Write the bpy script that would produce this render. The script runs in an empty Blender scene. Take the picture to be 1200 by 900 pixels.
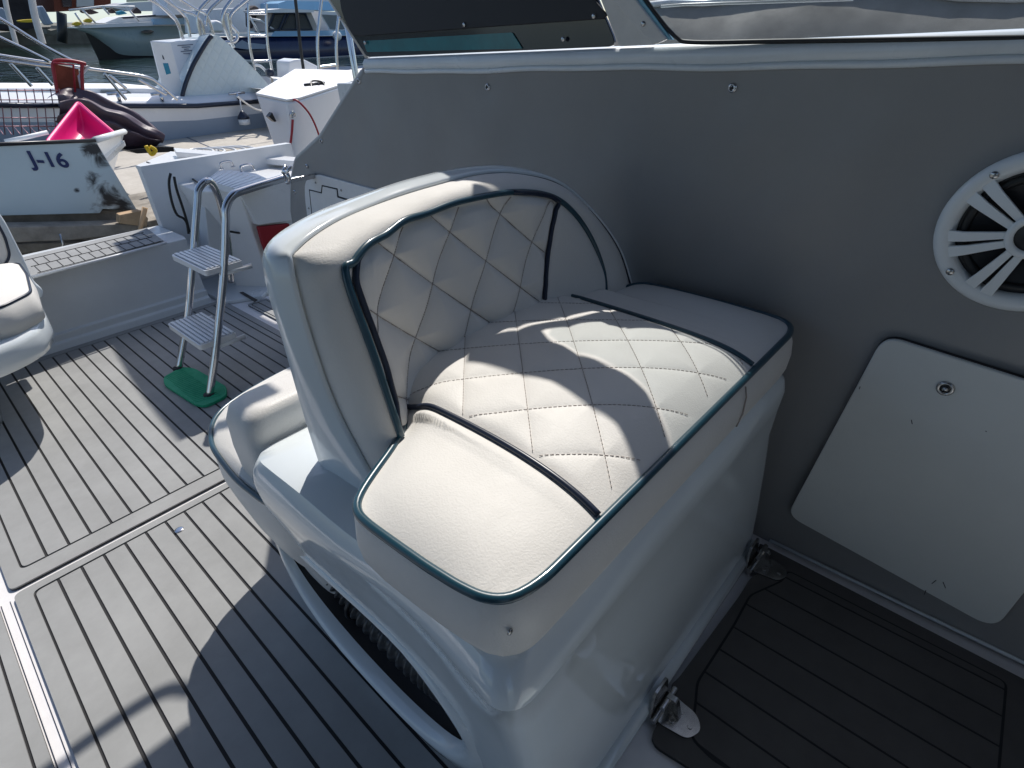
import bpy, bmesh, math, random
from mathutils import Vector, Matrix
random.seed(7)
sc = bpy.context.scene
COL = sc.collection
R = math.radians
# ------------------------------------------------------------------ camera model
VP_Y = (-215.0 - 600, 95.0 - 450); VP_X = (1300.0 - 600, 20.0 - 450)
FOC = math.sqrt(-(VP_X[0]*VP_Y[0] + VP_X[1]*VP_Y[1]))
cy = Vector((VP_Y[0], VP_Y[1], FOC)).normalized()
cx = Vector((VP_X[0], VP_X[1], FOC)).normalized()
cz = cx.cross(cy)
if cz.y > 0: cz = -cz
CAM = Vector((0, 0, 1.0))
TILT = R(3.2)            # the boat floats bow-up: the harbour is level, the cockpit is not
RX = Matrix.Rotation(TILT, 3, 'X')
def ray(px, py):
    d = Vector((px - 600, py - 450, FOC))
    return Vector((cx.dot(d), cy.dot(d), cz.dot(d)))
def F(px, py, x=None, y=None, z=None):
    d = ray(px, py)
    t = x/d.x if x is not None else (y/d.y if y is not None else (z - 1.0)/d.z)
    return CAM + d*t
RXI = RX.inverted()
def G(px, py, y=None, z=None, x=None):
    d = RXI @ ray(px, py); c = RXI @ CAM
    if y is not None: t = (y - c.y)/d.y
    elif z is not None: t = (z - c.z)/d.z
    else: t = (x - c.x)/d.x
    return c + d*t
# ------------------------------------------------------------------ materials
def mat(name, col, rough=.5, metal=0., coat=0., bump=None, var=None, spec=.5, alpha_mix=0., trans=None, fine=None):
    """bump=(kind, scale, strength, distance); var=(scale, amount)"""
    m = bpy.data.materials.new(name); m.use_nodes = True
    nt = m.node_tree; b = nt.nodes['Principled BSDF']
    b.inputs['Base Color'].default_value = (*col, 1)
    b.inputs['Roughness'].default_value = rough
    b.inputs['Metallic'].default_value = metal
    b.inputs['Coat Weight'].default_value = coat
    b.inputs['Coat Roughness'].default_value = .08
    b.inputs['Specular IOR Level'].default_value = spec
    tc = nt.nodes.new('ShaderNodeTexCoord')
    if var:
        n = nt.nodes.new('ShaderNodeTexNoise'); n.inputs['Scale'].default_value = var[0]
        n.inputs['Detail'].default_value = 8; n.inputs['Roughness'].default_value = .65
        nt.links.new(tc.outputs['Object'], n.inputs['Vector'])
        mr = nt.nodes.new('ShaderNodeMapRange')
        mr.inputs['From Min'].default_value = .3; mr.inputs['From Max'].default_value = .7
        mr.inputs['To Min'].default_value = 1 - var[1]; mr.inputs['To Max'].default_value = 1 + var[1]*.6
        nt.links.new(n.outputs['Fac'], mr.inputs['Value'])
        mx = nt.nodes.new('ShaderNodeVectorMath'); mx.operation = 'SCALE'
        mx.inputs[0].default_value = col
        nt.links.new(mr.outputs['Result'], mx.inputs['Scale'])
        nt.links.new(mx.outputs['Vector'], b.inputs['Base Color'])
        rr = nt.nodes.new('ShaderNodeMapRange')
        rr.inputs['From Min'].default_value = .3; rr.inputs['From Max'].default_value = .7
        rr.inputs['To Min'].default_value = min(1, rough*1.2); rr.inputs['To Max'].default_value = rough*.85
        nt.links.new(n.outputs['Fac'], rr.inputs['Value']); nt.links.new(rr.outputs['Result'], b.inputs['Roughness'])
    if bump:
        kind, s, st, di = bump
        if kind == 'voronoi':
            n = nt.nodes.new('ShaderNodeTexVoronoi'); n.inputs['Scale'].default_value = s
            n.feature = 'SMOOTH_F1'; out = n.outputs['Distance']
            nn = nt.nodes.new('ShaderNodeTexNoise'); nn.inputs['Scale'].default_value = s*.5; nn.inputs['Detail'].default_value = 4
            ad = nt.nodes.new('ShaderNodeVectorMath'); ad.operation = 'MULTIPLY_ADD'
            ad.inputs[1].default_value = (.006,)*3
            nt.links.new(tc.outputs['Object'], nn.inputs['Vector'])
            nt.links.new(nn.outputs['Color'], ad.inputs[0]); nt.links.new(tc.outputs['Object'], ad.inputs[2])
            nt.links.new(ad.outputs['Vector'], n.inputs['Vector'])
        else:
            n = nt.nodes.new('ShaderNodeTexNoise'); n.inputs['Scale'].default_value = s
            n.inputs['Detail'].default_value = 6; out = n.outputs['Fac']
            nt.links.new(tc.outputs['Object'], n.inputs['Vector'])
        bp = nt.nodes.new('ShaderNodeBump'); bp.inputs['Strength'].default_value = st; bp.inputs['Distance'].default_value = di
        nt.links.new(out, bp.inputs['Height']); nt.links.new(bp.outputs['Normal'], b.inputs['Normal'])
        if kind != 'voronoi' and coat: nt.links.new(bp.outputs['Normal'], b.inputs['Coat Normal'])
    if trans is not None:      # thin see-through sheet: part transparent, part surface
        t = nt.nodes.new('ShaderNodeBsdfTransparent'); t.inputs['Color'].default_value = (*trans, 1)
        mi = nt.nodes.new('ShaderNodeMixShader'); mi.inputs['Fac'].default_value = alpha_mix
        o = nt.nodes['Material Output']
        nt.links.new(t.outputs[0], mi.inputs[1]); nt.links.new(b.outputs[0], mi.inputs[2]); nt.links.new(mi.outputs[0], o.inputs['Surface'])
    return m
M = {}
M['vinyl'] = mat('vinyl', (.73, .71, .67), .62, bump=('voronoi', 420, .22, .0012), var=(9, .03), spec=.3)
M['vinyl_plain'] = mat('vinyl_plain', (.74, .715, .68), .45, bump=('voronoi', 420, .25, .0012), var=(6, .05))
M['seam'] = mat('seam_thread', (.36, .31, .28), .8)
M['piping'] = mat('teal_piping', (.012, .055, .082), .3, coat=.4)
M['dpiping'] = mat('dark_piping', (.014, .022, .045), .35)
M['gel'] = mat('gelcoat', (.76, .81, .83), .09, coat=.5, bump=('noise', 3, .05, .01), var=(5, .03))
M['gel2'] = mat('aged_gelcoat', (.80, .80, .80), .3, coat=.2, bump=('noise', 6, .06, .01), var=(4, .06))
M['gel_grey'] = mat('grey_gelcoat', (.66, .68, .69), .3, coat=.2, var=(3, .08), bump=('noise', 5, .05, .01))
M['eva'] = mat('grey_foam_decking', (.315, .318, .315), .72, bump=('noise', 900, .3, .0008), var=(4.5, .16), spec=.3)
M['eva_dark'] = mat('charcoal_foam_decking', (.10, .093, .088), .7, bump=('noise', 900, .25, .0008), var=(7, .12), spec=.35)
M['groove'] = mat('groove', (.012, .012, .014), .7)
M['strip'] = mat('white_strip', (.78, .76, .76), .35, var=(20, .06))
M['wall'] = mat('grey_wall_vinyl', (.30, .295, .29), .36, bump=('voronoi', 500, .15, .0008), var=(1.6, .12))
M['cover'] = mat('stained_cover', (.25, .235, .215), .8, var=(5, .25), bump=('noise', 5, .08, .02))
M['trim'] = mat('light_trim', (.72, .76, .78), .3, coat=.3, var=(12, .06))
M['chrome'] = mat('stainless_steel', (.62, .62, .64), .16, metal=1, bump=('noise', 40, .03, .002))
M['dchrome'] = mat('tarnished_steel', (.50, .49, .48), .22, metal=1, bump=('noise', 80, .05, .001), var=(60, .18))
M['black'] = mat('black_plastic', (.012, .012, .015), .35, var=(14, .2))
M['rubber'] = mat('black_rubber', (.015, .015, .016), .5)
M['hose'] = mat('ribbed_hose_rubber', (.05, .05, .052), .35)
M['tint'] = mat('tinted_panel', (.010, .012, .02), .12, coat=.6)
M['tealtint'] = mat('teal_tinted_band', (.008, .16, .19), .2, coat=.5, var=(9, .3))
M['darkpanel'] = mat('dark_fabric_panel', (.02, .02, .024), .6, bump=('noise', 300, .2, .001))
M['alu'] = mat('painted_frame', (.68, .66, .63), .4, var=(18, .08))
M['blue'] = mat('sky_blue_trim', (.20, .46, .60), .3, coat=.3)
M['door'] = mat('door_plastic', (.72, .73, .70), .42, var=(5, .05), bump=('noise', 8, .05, .004))
M['white'] = mat('white_plastic', (.74, .75, .76), .35, var=(30, .04))
M['grille'] = mat('speaker_grille_plastic', (.82, .84, .84), .35)
M['green'] = mat('green_foam', (.015, .36, .18), .6, bump=('noise', 250, .4, .001), var=(30, .1))
M['red'] = mat('red_cloth', (.32, .012, .02), .7)
M['wood'] = mat('weathered_timber', (.30, .27, .23), .85, bump=('noise', 18, .6, .01), var=(7, .45))
M['palewood'] = mat('pale_wood', (.50, .34, .20), .7, var=(20, .2))
M['skiff'] = mat('pale_blue_skiff_paint', (.46, .60, .64), .45, var=(5, .08))
M['scuff'] = mat('black_scuff', (.03, .032, .035), .6, var=(30, .5))
M['navy'] = mat('navy_paint', (.008, .018, .075), .25, coat=.4, var=(1.5, .2))
M['navytext'] = mat('navy_lettering', (.015, .03, .12), .5)
M['hull'] = mat('white_hull', (.76, .77, .80), .3, coat=.2, var=(2, .05))
M['hullgrey'] = mat('bluegrey_bottom', (.30, .36, .45), .5, var=(2, .08))
M['seahull'] = mat('pale_green_hull', (.30, .37, .36), .3, coat=.3, var=(.8, .06))
M['deckw'] = mat('white_deck', (.85, .85, .85), .5, var=(3, .06))
M['pier'] = mat('beige_concrete', (.50, .46, .40), .85, bump=('noise', 25, .4, .01), var=(5, .12))  # the pier's own beige
M['pink'] = mat('pink_plastic', (.90, .02, .22), .35)
M['cloth'] = mat('dark_plum_cloth', (.085, .055, .075), .5, bump=('noise', 12, .4, .02))
M['yellow'] = mat('yellow_plastic', (.72, .50, .02), .45)
M['brown'] = mat('rust_brown_board', (.24, .055, .025), .7, var=(12, .4))
M['redwire'] = mat('red_wire', (.35, .02, .03), .4)
M['wire'] = mat('cart_wire', (.22, .10, .13), .4, metal=.4)
M['lblue'] = mat('light_blue_paint', (.25, .47, .68), .35, coat=.2)
M['glassd'] = mat('dark_window', (.03, .035, .04), .08, coat=.6)
M['cabin'] = mat('cabin_beige', (.42, .38, .34), .5)
M['tree'] = mat('foliage', (.05, .075, .025), .8, var=(1.5, .5))
M['bark'] = mat('bark', (.08, .06, .045), .9, var=(5, .4))
M['shed'] = mat('dark_shed_wall', (.030, .024, .026), .8, var=(1, .3))
M['stone'] = mat('pale_quay_stone', (.17, .16, .13), .9, var=(2, .3))
M['teal'] = mat('teal_sticker', (.02, .25, .38), .4)
M['ink'] = mat('grey_print', (.16, .18, .24), .6)
M['flesh'] = mat('tarp_brown', (.05, .035, .035), .7)
M['canopy'] = mat('canopy_cloth', (.05, .055, .065), .8)
M['glass'] = mat('salt_stained_glass', (.30, .31, .30), .12, coat=.3, var=(14, .5), trans=(.90, .95, .96), alpha_mix=.22)
M['winglass'] = mat('cabin_glass', (.10, .11, .12), .06, trans=(.75, .8, .8), alpha_mix=.5)
# quilted cover with stitched diamond lines
def quilt_mat():
    m = mat('quilted_cover', (.60, .68, .70), .5); nt = m.node_tree; b = nt.nodes['Principled BSDF']
    tc = nt.nodes.new('ShaderNodeTexCoord'); outs = []
    sep = nt.nodes.new('ShaderNodeSeparateXYZ'); nt.links.new(tc.outputs['Object'], sep.inputs[0])
    for sg in (1, -1):
        a = nt.nodes.new('ShaderNodeMath'); a.operation = 'MULTIPLY_ADD'; a.inputs[1].default_value = sg*1.2
        nt.links.new(sep.outputs['X'], a.inputs[0]); nt.links.new(sep.outputs['Z'], a.inputs[2])
        k = nt.nodes.new('ShaderNodeMath'); k.operation = 'MULTIPLY'; k.inputs[1].default_value = 20.
        nt.links.new(a.outputs[0], k.inputs[0])
        s = nt.nodes.new('ShaderNodeMath'); s.operation = 'SINE'; nt.links.new(k.outputs[0], s.inputs[0])
        ab = nt.nodes.new('ShaderNodeMath'); ab.operation = 'ABSOLUTE'; nt.links.new(s.outputs[0], ab.inputs[0]); outs.append(ab)
    mn = nt.nodes.new('ShaderNodeMath'); mn.operation = 'MINIMUM'
    nt.links.new(outs[0].outputs[0], mn.inputs[0]); nt.links.new(outs[1].outputs[0], mn.inputs[1])
    pw = nt.nodes.new('ShaderNodeMath'); pw.operation = 'POWER'; pw.inputs[1].default_value = .5
    nt.links.new(mn.outputs[0], pw.inputs[0])
    bp = nt.nodes.new('ShaderNodeBump'); bp.inputs['Strength'].default_value = .35; bp.inputs['Distance'].default_value = .02
    nt.links.new(pw.outputs[0], bp.inputs['Height']); nt.links.new(bp.outputs['Normal'], b.inputs['Normal'])
    return m
M['quilt'] = quilt_mat()
def water_mat():
    m = mat('harbour_water', (.012, .028, .024), .06, spec=.6); nt = m.node_tree; b = nt.nodes['Principled BSDF']
    tc = nt.nodes.new('ShaderNodeTexCoord')
    n = nt.nodes.new('ShaderNodeTexNoise'); n.inputs['Scale'].default_value = 1.6; n.inputs['Detail'].default_value = 5
    n.inputs['Distortion'].default_value = .6
    nt.links.new(tc.outputs['Object'], n.inputs['Vector'])
    bp = nt.nodes.new('ShaderNodeBump'); bp.inputs['Strength'].default_value = .7; bp.inputs['Distance'].default_value = .12
    nt.links.new(n.outputs['Fac'], bp.inputs['Height']); nt.links.new(bp.outputs['Normal'], b.inputs['Normal'])
    return m
M['water'] = water_mat()
# ------------------------------------------------------------------ mesh builder
class MB:
    def __init__(s): s.v = []; s.f = []; s.m = []; s.sm = []
    def add(s, vs, fs, mi=0, smooth=True):
        o = len(s.v); s.v += [Vector(v) for v in vs]
        for f in fs: s.f.append([i + o for i in f]); s.m.append(mi); s.sm.append(smooth)
        return s
    def box(s, a, b, mi=0):
        (x0, y0, z0), (x1, y1, z1) = a, b
        vs = [(x, y, z) for z in (z0, z1) for y in (y0, y1) for x in (x0, x1)]
        return s.add(vs, [(0, 2, 3, 1), (4, 5, 7, 6), (0, 1, 5, 4), (2, 6, 7, 3), (0, 4, 6, 2), (1, 3, 7, 5)], mi, False)
    def prism(s, poly, vec, mi=0, smooth=False):
        n = len(poly); vec = Vector(vec); poly = [Vector(p) for p in poly]
        vs = poly + [p + vec for p in poly]
        fs = [tuple(range(n)), tuple(range(2*n - 1, n - 1, -1))] + [(i, i + n, (i + 1) % n + n, (i + 1) % n) for i in range(n)]
        return s.add(vs, fs, mi, smooth)
    def loft(s, rings, closed=True, cap0=False, cap1=False, mi=0, smooth=True):
        n = len(rings[0]); vs = [p for r in rings for p in r]; fs = []
        for k in range(len(rings) - 1):
            for i in range(n if closed else n - 1):
                j = (i + 1) % n
                fs.append((k*n + i, k*n + j, (k + 1)*n + j, (k + 1)*n + i))
        if cap0: fs.append(tuple(range(n - 1, -1, -1)))
        if cap1: fs.append(tuple(range((len(rings) - 1)*n, len(rings)*n)))
        return s.add(vs, fs, mi, smooth)
    def tube(s, pts, r, n=10, mi=0, closed=False, caps=True, rfun=None):
        pts = [Vector(p) for p in pts]
        L = len(pts); rings = []; up = None
        for i, p in enumerate(pts):
            if closed: t = (pts[(i + 1) % L] - pts[i - 1])
            else: t = pts[min(i + 1, L - 1)] - pts[max(i - 1, 0)]
            if t.length < 1e-9: t = Vector((0, 0, 1))
            t.normalize()
            if up is None:
                up = t.orthogonal().normalized()
            up = (up - t*up.dot(t))
            if up.length < 1e-6: up = t.orthogonal()
            up.normalize(); w = t.cross(up); rr = rfun(i) if rfun else r
            rings.append([p + (up*math.cos(a) + w*math.sin(a))*rr for a in [2*math.pi*k/n for k in range(n)]])
        if closed: rings.append(rings[0])
        return s.loft(rings, True, caps and not closed, caps and not closed, mi)
    def grid(s, rows, mi=0, smooth=True): return s.loft(rows, closed=False, mi=mi, smooth=smooth)
    def disc(s, c, nrm, r, h, n=20, mi=0, dome=0.):
        c = Vector(c); nrm = Vector(nrm).normalized(); u = nrm.orthogonal().normalized(); w = nrm.cross(u)
        def ring(rr, hh): return [c + (u*math.cos(2*math.pi*k/n) + w*math.sin(2*math.pi*k/n))*rr + nrm*hh for k in range(n)]
        rs = [ring(r, 0), ring(r, h*.7), ring(r*.9, h)]
        if dome: rs += [ring(r*.6, h + dome*.7), ring(r*.2, h + dome)]
        return s.loft(rs, True, True, True, mi)
ORG = {}
def tag(o, label=None, cat=None, group=None, kind=None):
    if label: o['label'] = label
    if cat: o['category'] = cat
    if group: o['group'] = group
    if kind: o['kind'] = kind
    return o
def thing(name, loc, label, cat, group=None, ext=False):
    o = bpy.data.objects.new(name, None); COL.objects.link(o); loc = Vector(loc)
    o.empty_display_size = .05
    if ext: o.location = RX @ loc; o.rotation_euler = (TILT, 0, 0)
    else: o.location = loc
    ORG[o] = loc
    return tag(o, label, cat, group)
def obj(name, mb, mats, parent=None, ext=False, bevel=0., sub=0, sharp=None, seg=2, fixn=True):
    me = bpy.data.meshes.new(name)
    vs = mb.v
    if parent is None:
        xs = [v.x for v in vs]; ys = [v.y for v in vs]; zs = [v.z for v in vs]
        org = Vector(((min(xs) + max(xs))/2, (min(ys) + max(ys))/2, min(zs)))
    else: org = ORG[parent]
    me.from_pydata([tuple(v - org) for v in vs], [], mb.f)
    if not isinstance(mats, (list, tuple)): mats = [mats]
    for m in mats: me.materials.append(M[m])
    for p, mi, sm in zip(me.polygons, mb.m, mb.sm): p.material_index = mi; p.use_smooth = sm
    bm = bmesh.new(); bm.from_mesh(me)
    bmesh.ops.remove_doubles(bm, verts=bm.verts, dist=1e-6)
    if fixn: bmesh.ops.recalc_face_normals(bm, faces=bm.faces)
    bm.to_mesh(me); bm.free()
    if sharp: 
        for p in me.polygons: p.use_smooth = True
        me.set_sharp_from_angle(angle=R(sharp))
    o = bpy.data.objects.new(name, me); COL.objects.link(o)
    if parent is None:
        if ext: o.location = RX @ org; o.rotation_euler = (TILT, 0, 0)
        else: o.location = org
    else: o.parent = parent
    ORG[o] = org
    if bevel:
        for p in me.polygons: p.use_smooth = True
        b = o.modifiers.new('bevel', 'BEVEL'); b.width = bevel; b.segments = seg; b.limit_method = 'ANGLE'; b.angle_limit = R(35)
        b.harden_normals = True
    if sub:
        s = o.modifiers.new('sub', 'SUBSURF'); s.levels = sub; s.render_levels = sub
    return o
def move_part(o, p):     # give a part its own origin so that it can be copied
    p = Vector(p); me = o.data; d = ORG[o] - p
    me.transform(Matrix.Translation(d)); o.location = p - ORG[o.parent] if o.parent else p
    ORG[o] = p
def catmull(keys, n):
    keys = [Vector(k) for k in keys]; K = len(keys) - 1; out = []
    for i in range(n):
        t = i/(n - 1)*K; k = min(int(t), K - 1); u = t - k
        p0 = keys[max(k - 1, 0)]; p1 = keys[k]; p2 = keys[k + 1]; p3 = keys[min(k + 2, K)]
        out.append(.5*((2*p1) + (-p0 + p2)*u + (2*p0 - 5*p1 + 4*p2 - p3)*u*u + (-p0 + 3*p1 - 3*p2 + p3)*u**3))
    return out
def rpoly(pts, r, n=6):
    """round the corners of a (planar, 3D) polygon; r number or list"""
    pts = [Vector(p) for p in pts]; out = []; L = len(pts)
    for i in range(L):
        p = pts[i]; a = pts[i - 1] - p; b = pts[(i + 1) % L] - p
        rr = r[i] if isinstance(r, (list, tuple)) else r
        rr = min(rr, a.length*.45, b.length*.45)
        if rr <= 0: out.append(p); continue
        q0 = p + a.normalized()*rr; q1 = p + b.normalized()*rr
        for k in range(n + 1):
            t = k/n; out.append(q0*(1 - t)**2 + p*2*t*(1 - t) + q1*t*t)
    return out
def interp(x, tab):
    if x <= tab[0][0]: return tab[0][1]
    for (a, fa), (b, fb) in zip(tab, tab[1:]):
        if x <= b: return fa + (fb - fa)*(x - a)/(b - a)
    return tab[-1][1]
def sst(x): x = max(0., min(1., x)); return x*x*(3 - 2*x)
# =================================================================== SETTING: cockpit sole
deck = MB().box((-1.3, -1.2, -.05), (1.06, 3.0, 0))
# trim strips and foam sheets lie on it
floor_o = obj('cockpit_floor', deck, 'strip'); tag(floor_o, kind='structure')
def planks(name, outline, clipx, ylo, yhi, seams, zb=.004, zt=.009, matname='eva', border=.004, frame_r=.02, vertical=True, gap=.0042):
    """foam sheet: dark backing, light border frame, separate light planks with open grooves"""
    mb = MB(); mb.prism([(x, y, zb) for x, y in outline], (0, 0, .003), 1)
    return mb
def foam_panel(name, x0, x1, y0, y1, xs, bx, by0, by1, r=.02, mt='eva', parent=None):
    """panel covering x0..x1,y0..y1; planks run along y between seams xs inside frame (bx=left,right margins; by bottom/top)"""
    mb = MB(); g = .0031; zt = .0085
    mb.prism(rpoly([(x0, y0, .002), (x1, y0, .002), (x1, y1, .002), (x0, y1, .002)], r), (0, 0, .003), 1)
    ix0, ix1, iy0, iy1 = x0 + bx[0], x1 - bx[1], y0 + by0, y1 - by1
    outer = rpoly([(x0, y0, zt), (x1, y0, zt), (x1, y1, zt), (x0, y1, zt)], r, 6)
    gy = g*1.4
    inner = rpoly([(ix0 - g, iy0 - gy, zt), (ix1 + g, iy0 - gy, zt), (ix1 + g, iy1 + gy, zt), (ix0 - g, iy1 + gy, zt)], r, 6)
    dz = Vector((0, 0, -.004)); n = len(outer)
    vs = [p + dz for p in outer] + outer + inner + [p + dz for p in inner]
    fs = []
    for k in range(3):
        for i in range(n): fs.append((k*n + i, k*n + (i + 1) % n, (k + 1)*n + (i + 1) % n, (k + 1)*n + i))
    mb.add(vs, fs, 0, False)
    edges = [ix0 + g*0] + [x for x in sorted(xs) if ix0 + .01 < x < ix1 - .01] + [ix1]
    for a, b in zip(edges, edges[1:]):
        l = a + (g if a != ix0 else g*.6); rr = b - (g if b != ix1 else g*.6)
        rad = [0, 0, 0, 0]
        if a == ix0: rad[0] = rad[3] = r*.8
        if b == ix1: rad[1] = rad[2] = r*.8
        mb.prism(rpoly([(l, iy0 + g*.6, zt), (rr, iy0 + g*.6, zt), (rr, iy1 - g*.6, zt), (l, iy1 - g*.6, zt)], rad, 5), (0, 0, -.004), 0)
    o = obj(name, mb, [mt, 'groove'], parent)
    return o
P0, PX_ = -.0985, .0463
seams = [P0 + PX_*k for k in range(-3, 26)]
foam_panel('foam_decking', -.180, .885, 1.411, 2.765, seams, (.033, .03), .058, .04, .018, parent=floor_o)
foam_panel('foam_decking', -.1775, 1.03, .235, 1.391, seams, (.0335, .03), .03, .027, .018, parent=floor_o)
foam_panel('foam_decking', -.80, -.206, -.6, 1.391, [-.232 - .0463*k for k in range(14)], (.03, .0225), .03, .028, .012, parent=floor_o)
foam_panel('foam_decking', -.80, -.206, 1.411, 2.765, [-.232 - .0463*k for k in range(14)], (.03, .0225), .03, .028, .012, parent=floor_o)
foam_panel('foam_decking', .935, 1.03, 1.95, 2.60, [.98], (.012, .012), .02, .02, .012, parent=floor_o)
mb = MB()
mb.box((-.2036, .2, .001), (-.2022, 1.385, .0015)); mb.box((-.1875, .2, .001), (-.1863, 1.385, .0015))
obj('joint_line', mb, mat and 'dpiping', floor_o)
mb = MB().disc(F(210, 621, z=.0085), (0, 0, 1), .0105, .002, 20, 0, .0008)
obj('hatch_pull', mb, 'chrome', floor_o)
# dark forward footwell mat (right of the seat box)
def px_poly(pts, **k): return [F(a, b, **k) for a, b in pts]
lip = MB().prism([(.235, .165, 0.), (.46, .105, 0.), (.49, -.5, 0.), (-1.2, -.5, 0.), (-1.2, .165, 0)], (0, 0, .004))
obj('threshold', lip, 'gel', floor_o, bevel=.003)
mb = MB()
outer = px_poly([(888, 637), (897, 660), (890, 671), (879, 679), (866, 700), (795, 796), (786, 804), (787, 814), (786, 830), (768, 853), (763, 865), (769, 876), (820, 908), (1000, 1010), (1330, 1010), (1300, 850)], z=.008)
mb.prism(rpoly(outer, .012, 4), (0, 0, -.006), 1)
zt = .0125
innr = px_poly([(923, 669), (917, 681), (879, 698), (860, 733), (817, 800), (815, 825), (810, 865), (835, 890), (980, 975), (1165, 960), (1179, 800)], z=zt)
outr = [Vector((p.x, p.y, zt)) for p in rpoly(outer, .012, 4)]
# plank seams run fore-aft; planks are strips in x clipped to the inner outline
def clip_strip(poly, a, b):
    def clip(poly, f):
        out = []
        for i in range(len(poly)):
            p, q = poly[i], poly[(i + 1) % len(poly)]; fp, fq = f(p), f(q)
            if fp >= 0: out.append(p)
            if fp*fq < 0: out.append(p + (q - p)*(fp/(fp - fq)))
        return out
    return clip(clip(poly, lambda p: p.x - a), lambda p: b - p.x)
inn_r = rpoly(innr, .012, 4)
cc = sum(inn_r, Vector())/len(inn_r)
def shrink(poly, d): 
    out = []
    for i, p in enumerate(poly):
        t = (poly[(i + 1) % len(poly)] - poly[i - 1]).normalized(); nn = Vector((-t.y, t.x, 0))
        if (cc - p).dot(nn) < 0: nn = -nn
        out.append(p + nn*d)
    return out
# border sheet with a dark groove line laid as an inset channel
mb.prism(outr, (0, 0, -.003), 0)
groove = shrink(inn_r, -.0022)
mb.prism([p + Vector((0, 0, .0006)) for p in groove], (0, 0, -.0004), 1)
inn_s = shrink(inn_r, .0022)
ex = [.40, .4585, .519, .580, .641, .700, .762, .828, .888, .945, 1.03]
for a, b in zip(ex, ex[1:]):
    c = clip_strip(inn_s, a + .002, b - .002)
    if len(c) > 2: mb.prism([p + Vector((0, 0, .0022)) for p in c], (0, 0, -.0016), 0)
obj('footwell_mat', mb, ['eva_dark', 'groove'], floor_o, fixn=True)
# =================================================================== side wall
WX = 1.035
W = thing('cabin_side_wall', (WX, .9, 0), 'grey vinyl-covered cabin side wall behind the quilted seat, studded with snaps', 'wall')
wo = [(WX, -.95), (WX, 1.49), (WX, 1.74), (WX, 2.0), (WX, 2.10), (WX, 2.13)]
def walltop(y):  # top outline of the vinyl
    return interp(y, [(-.95, .957), (1.47, .957), (1.50, .952), (1.545, .925), (1.80, .765), (2.0, .68), (2.07, .60), (2.13, .48), (2.16, .30), (2.17, 0.)])
snaps = [(420, 95), (571, 102), (858, 103), (376, 165), (359, 195), (345, 225)]
snapP = [F(a, b, x=WX) for a, b in snaps]
rows = []
ys = [-.95 + 3.10*i/220 for i in range(221)]
rnd = random.Random(3)
def wob(y, z): return .0022*math.sin(7*y + 3*z) + .0016*math.sin(17*y - 9*z + 1) + .0010*math.sin(31*y + 20*z)
for k in range(50):
    t = k/49; row = []
    for y in ys:
        z = walltop(y)*t; dx = wob(y, z)*min(1, (1 - t)*8)
        for s in snapP:
            d = math.hypot(y - s.y, z - s.z); dx += .005*math.exp(-(d/.016)**2)
        row.append(Vector((WX + dx, y, z)))
    rows.append(row)
mb = MB().grid(rows)
mb.grid([[p + Vector((.05, 0, 0)) for p in rows[0]], rows[0]]); mb.grid([rows[-1], [p + Vector((.045, 0, 0)) for p in rows[-1]]])
mb.grid([[p + Vector((.05, 0, 0)) for p in r] for r in rows[::7]] + [[p + Vector((.045, 0, 0)) for p in rows[-1]]])
obj('vinyl_panel', mb, 'wall', W, sharp=40)
first = None
for i, s in enumerate(snapP):
    if first is None:
        mb = MB(); mb.disc(s + Vector((.004, 0, 0)), (-1, 0, 0), .0078, .004, 18)
        mb.tube([s + Vector((-.001, .0052*math.cos(a), .0052*math.sin(a))) for a in [k*math.pi/8 for k in range(16)]], .0012, 6, closed=True)
        mb.disc(s + Vector((0, 0, 0)), (-1, 0, 0), .0026, .0015, 10, 1)
        first = obj('snap', mb, ['chrome', 'black'], W); move_part(first, s); s0 = s
    else:
        c = first.copy(); COL.objects.link(c); c.parent = W; c.location = s - ORG[W]; ORG[c] = s
# coaming roll along the top of the wall, slightly wavy, and its edge down the slanted end
topy = [-.95 + i*.03 for i in range(82)]
def tw(y): return .0016*math.sin(9*y + 1) + .001*math.sin(23*y)
mb = MB().tube([(WX - .004, y, .957 + tw(y)) for y in topy], .0055, 10)
obj('edge_piping', mb, 'trim', W)
rings = []
for y in topy:
    yy = y
    rings.append([Vector((WX - .002, yy, .960 + tw(y))), Vector((WX - .009, yy, .966 + tw(y))), Vector((WX - .010, yy, .978 + tw(y)*.5)),
                  Vector((WX - .003, yy, .988)), Vector((WX + .02, yy, .992)), Vector((WX + .06, yy, .992)), Vector((WX + .06, yy, .96))])
mb = MB().loft(rings, True, True, True)
obj('coaming_trim', mb, 'trim', W, sharp=50)
edge = [(WX + .0, y, walltop(y)) for y in [1.49 + k*.02 for k in range(34)]]
mb = MB().tube([Vector(p) + Vector((.02, .003, .002)) for p in edge], .021, 8)
obj('edge_binding', mb, 'wall', W)
mb = MB().box((WX - .0, -.95, 0), (WX + .001, .215, .001))
mb = MB().tube([(WX - .006, y, .012) for y in (-.95, -.3, .19)], .0035, 8)
obj('base_bead', mb, 'trim', W)
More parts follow.
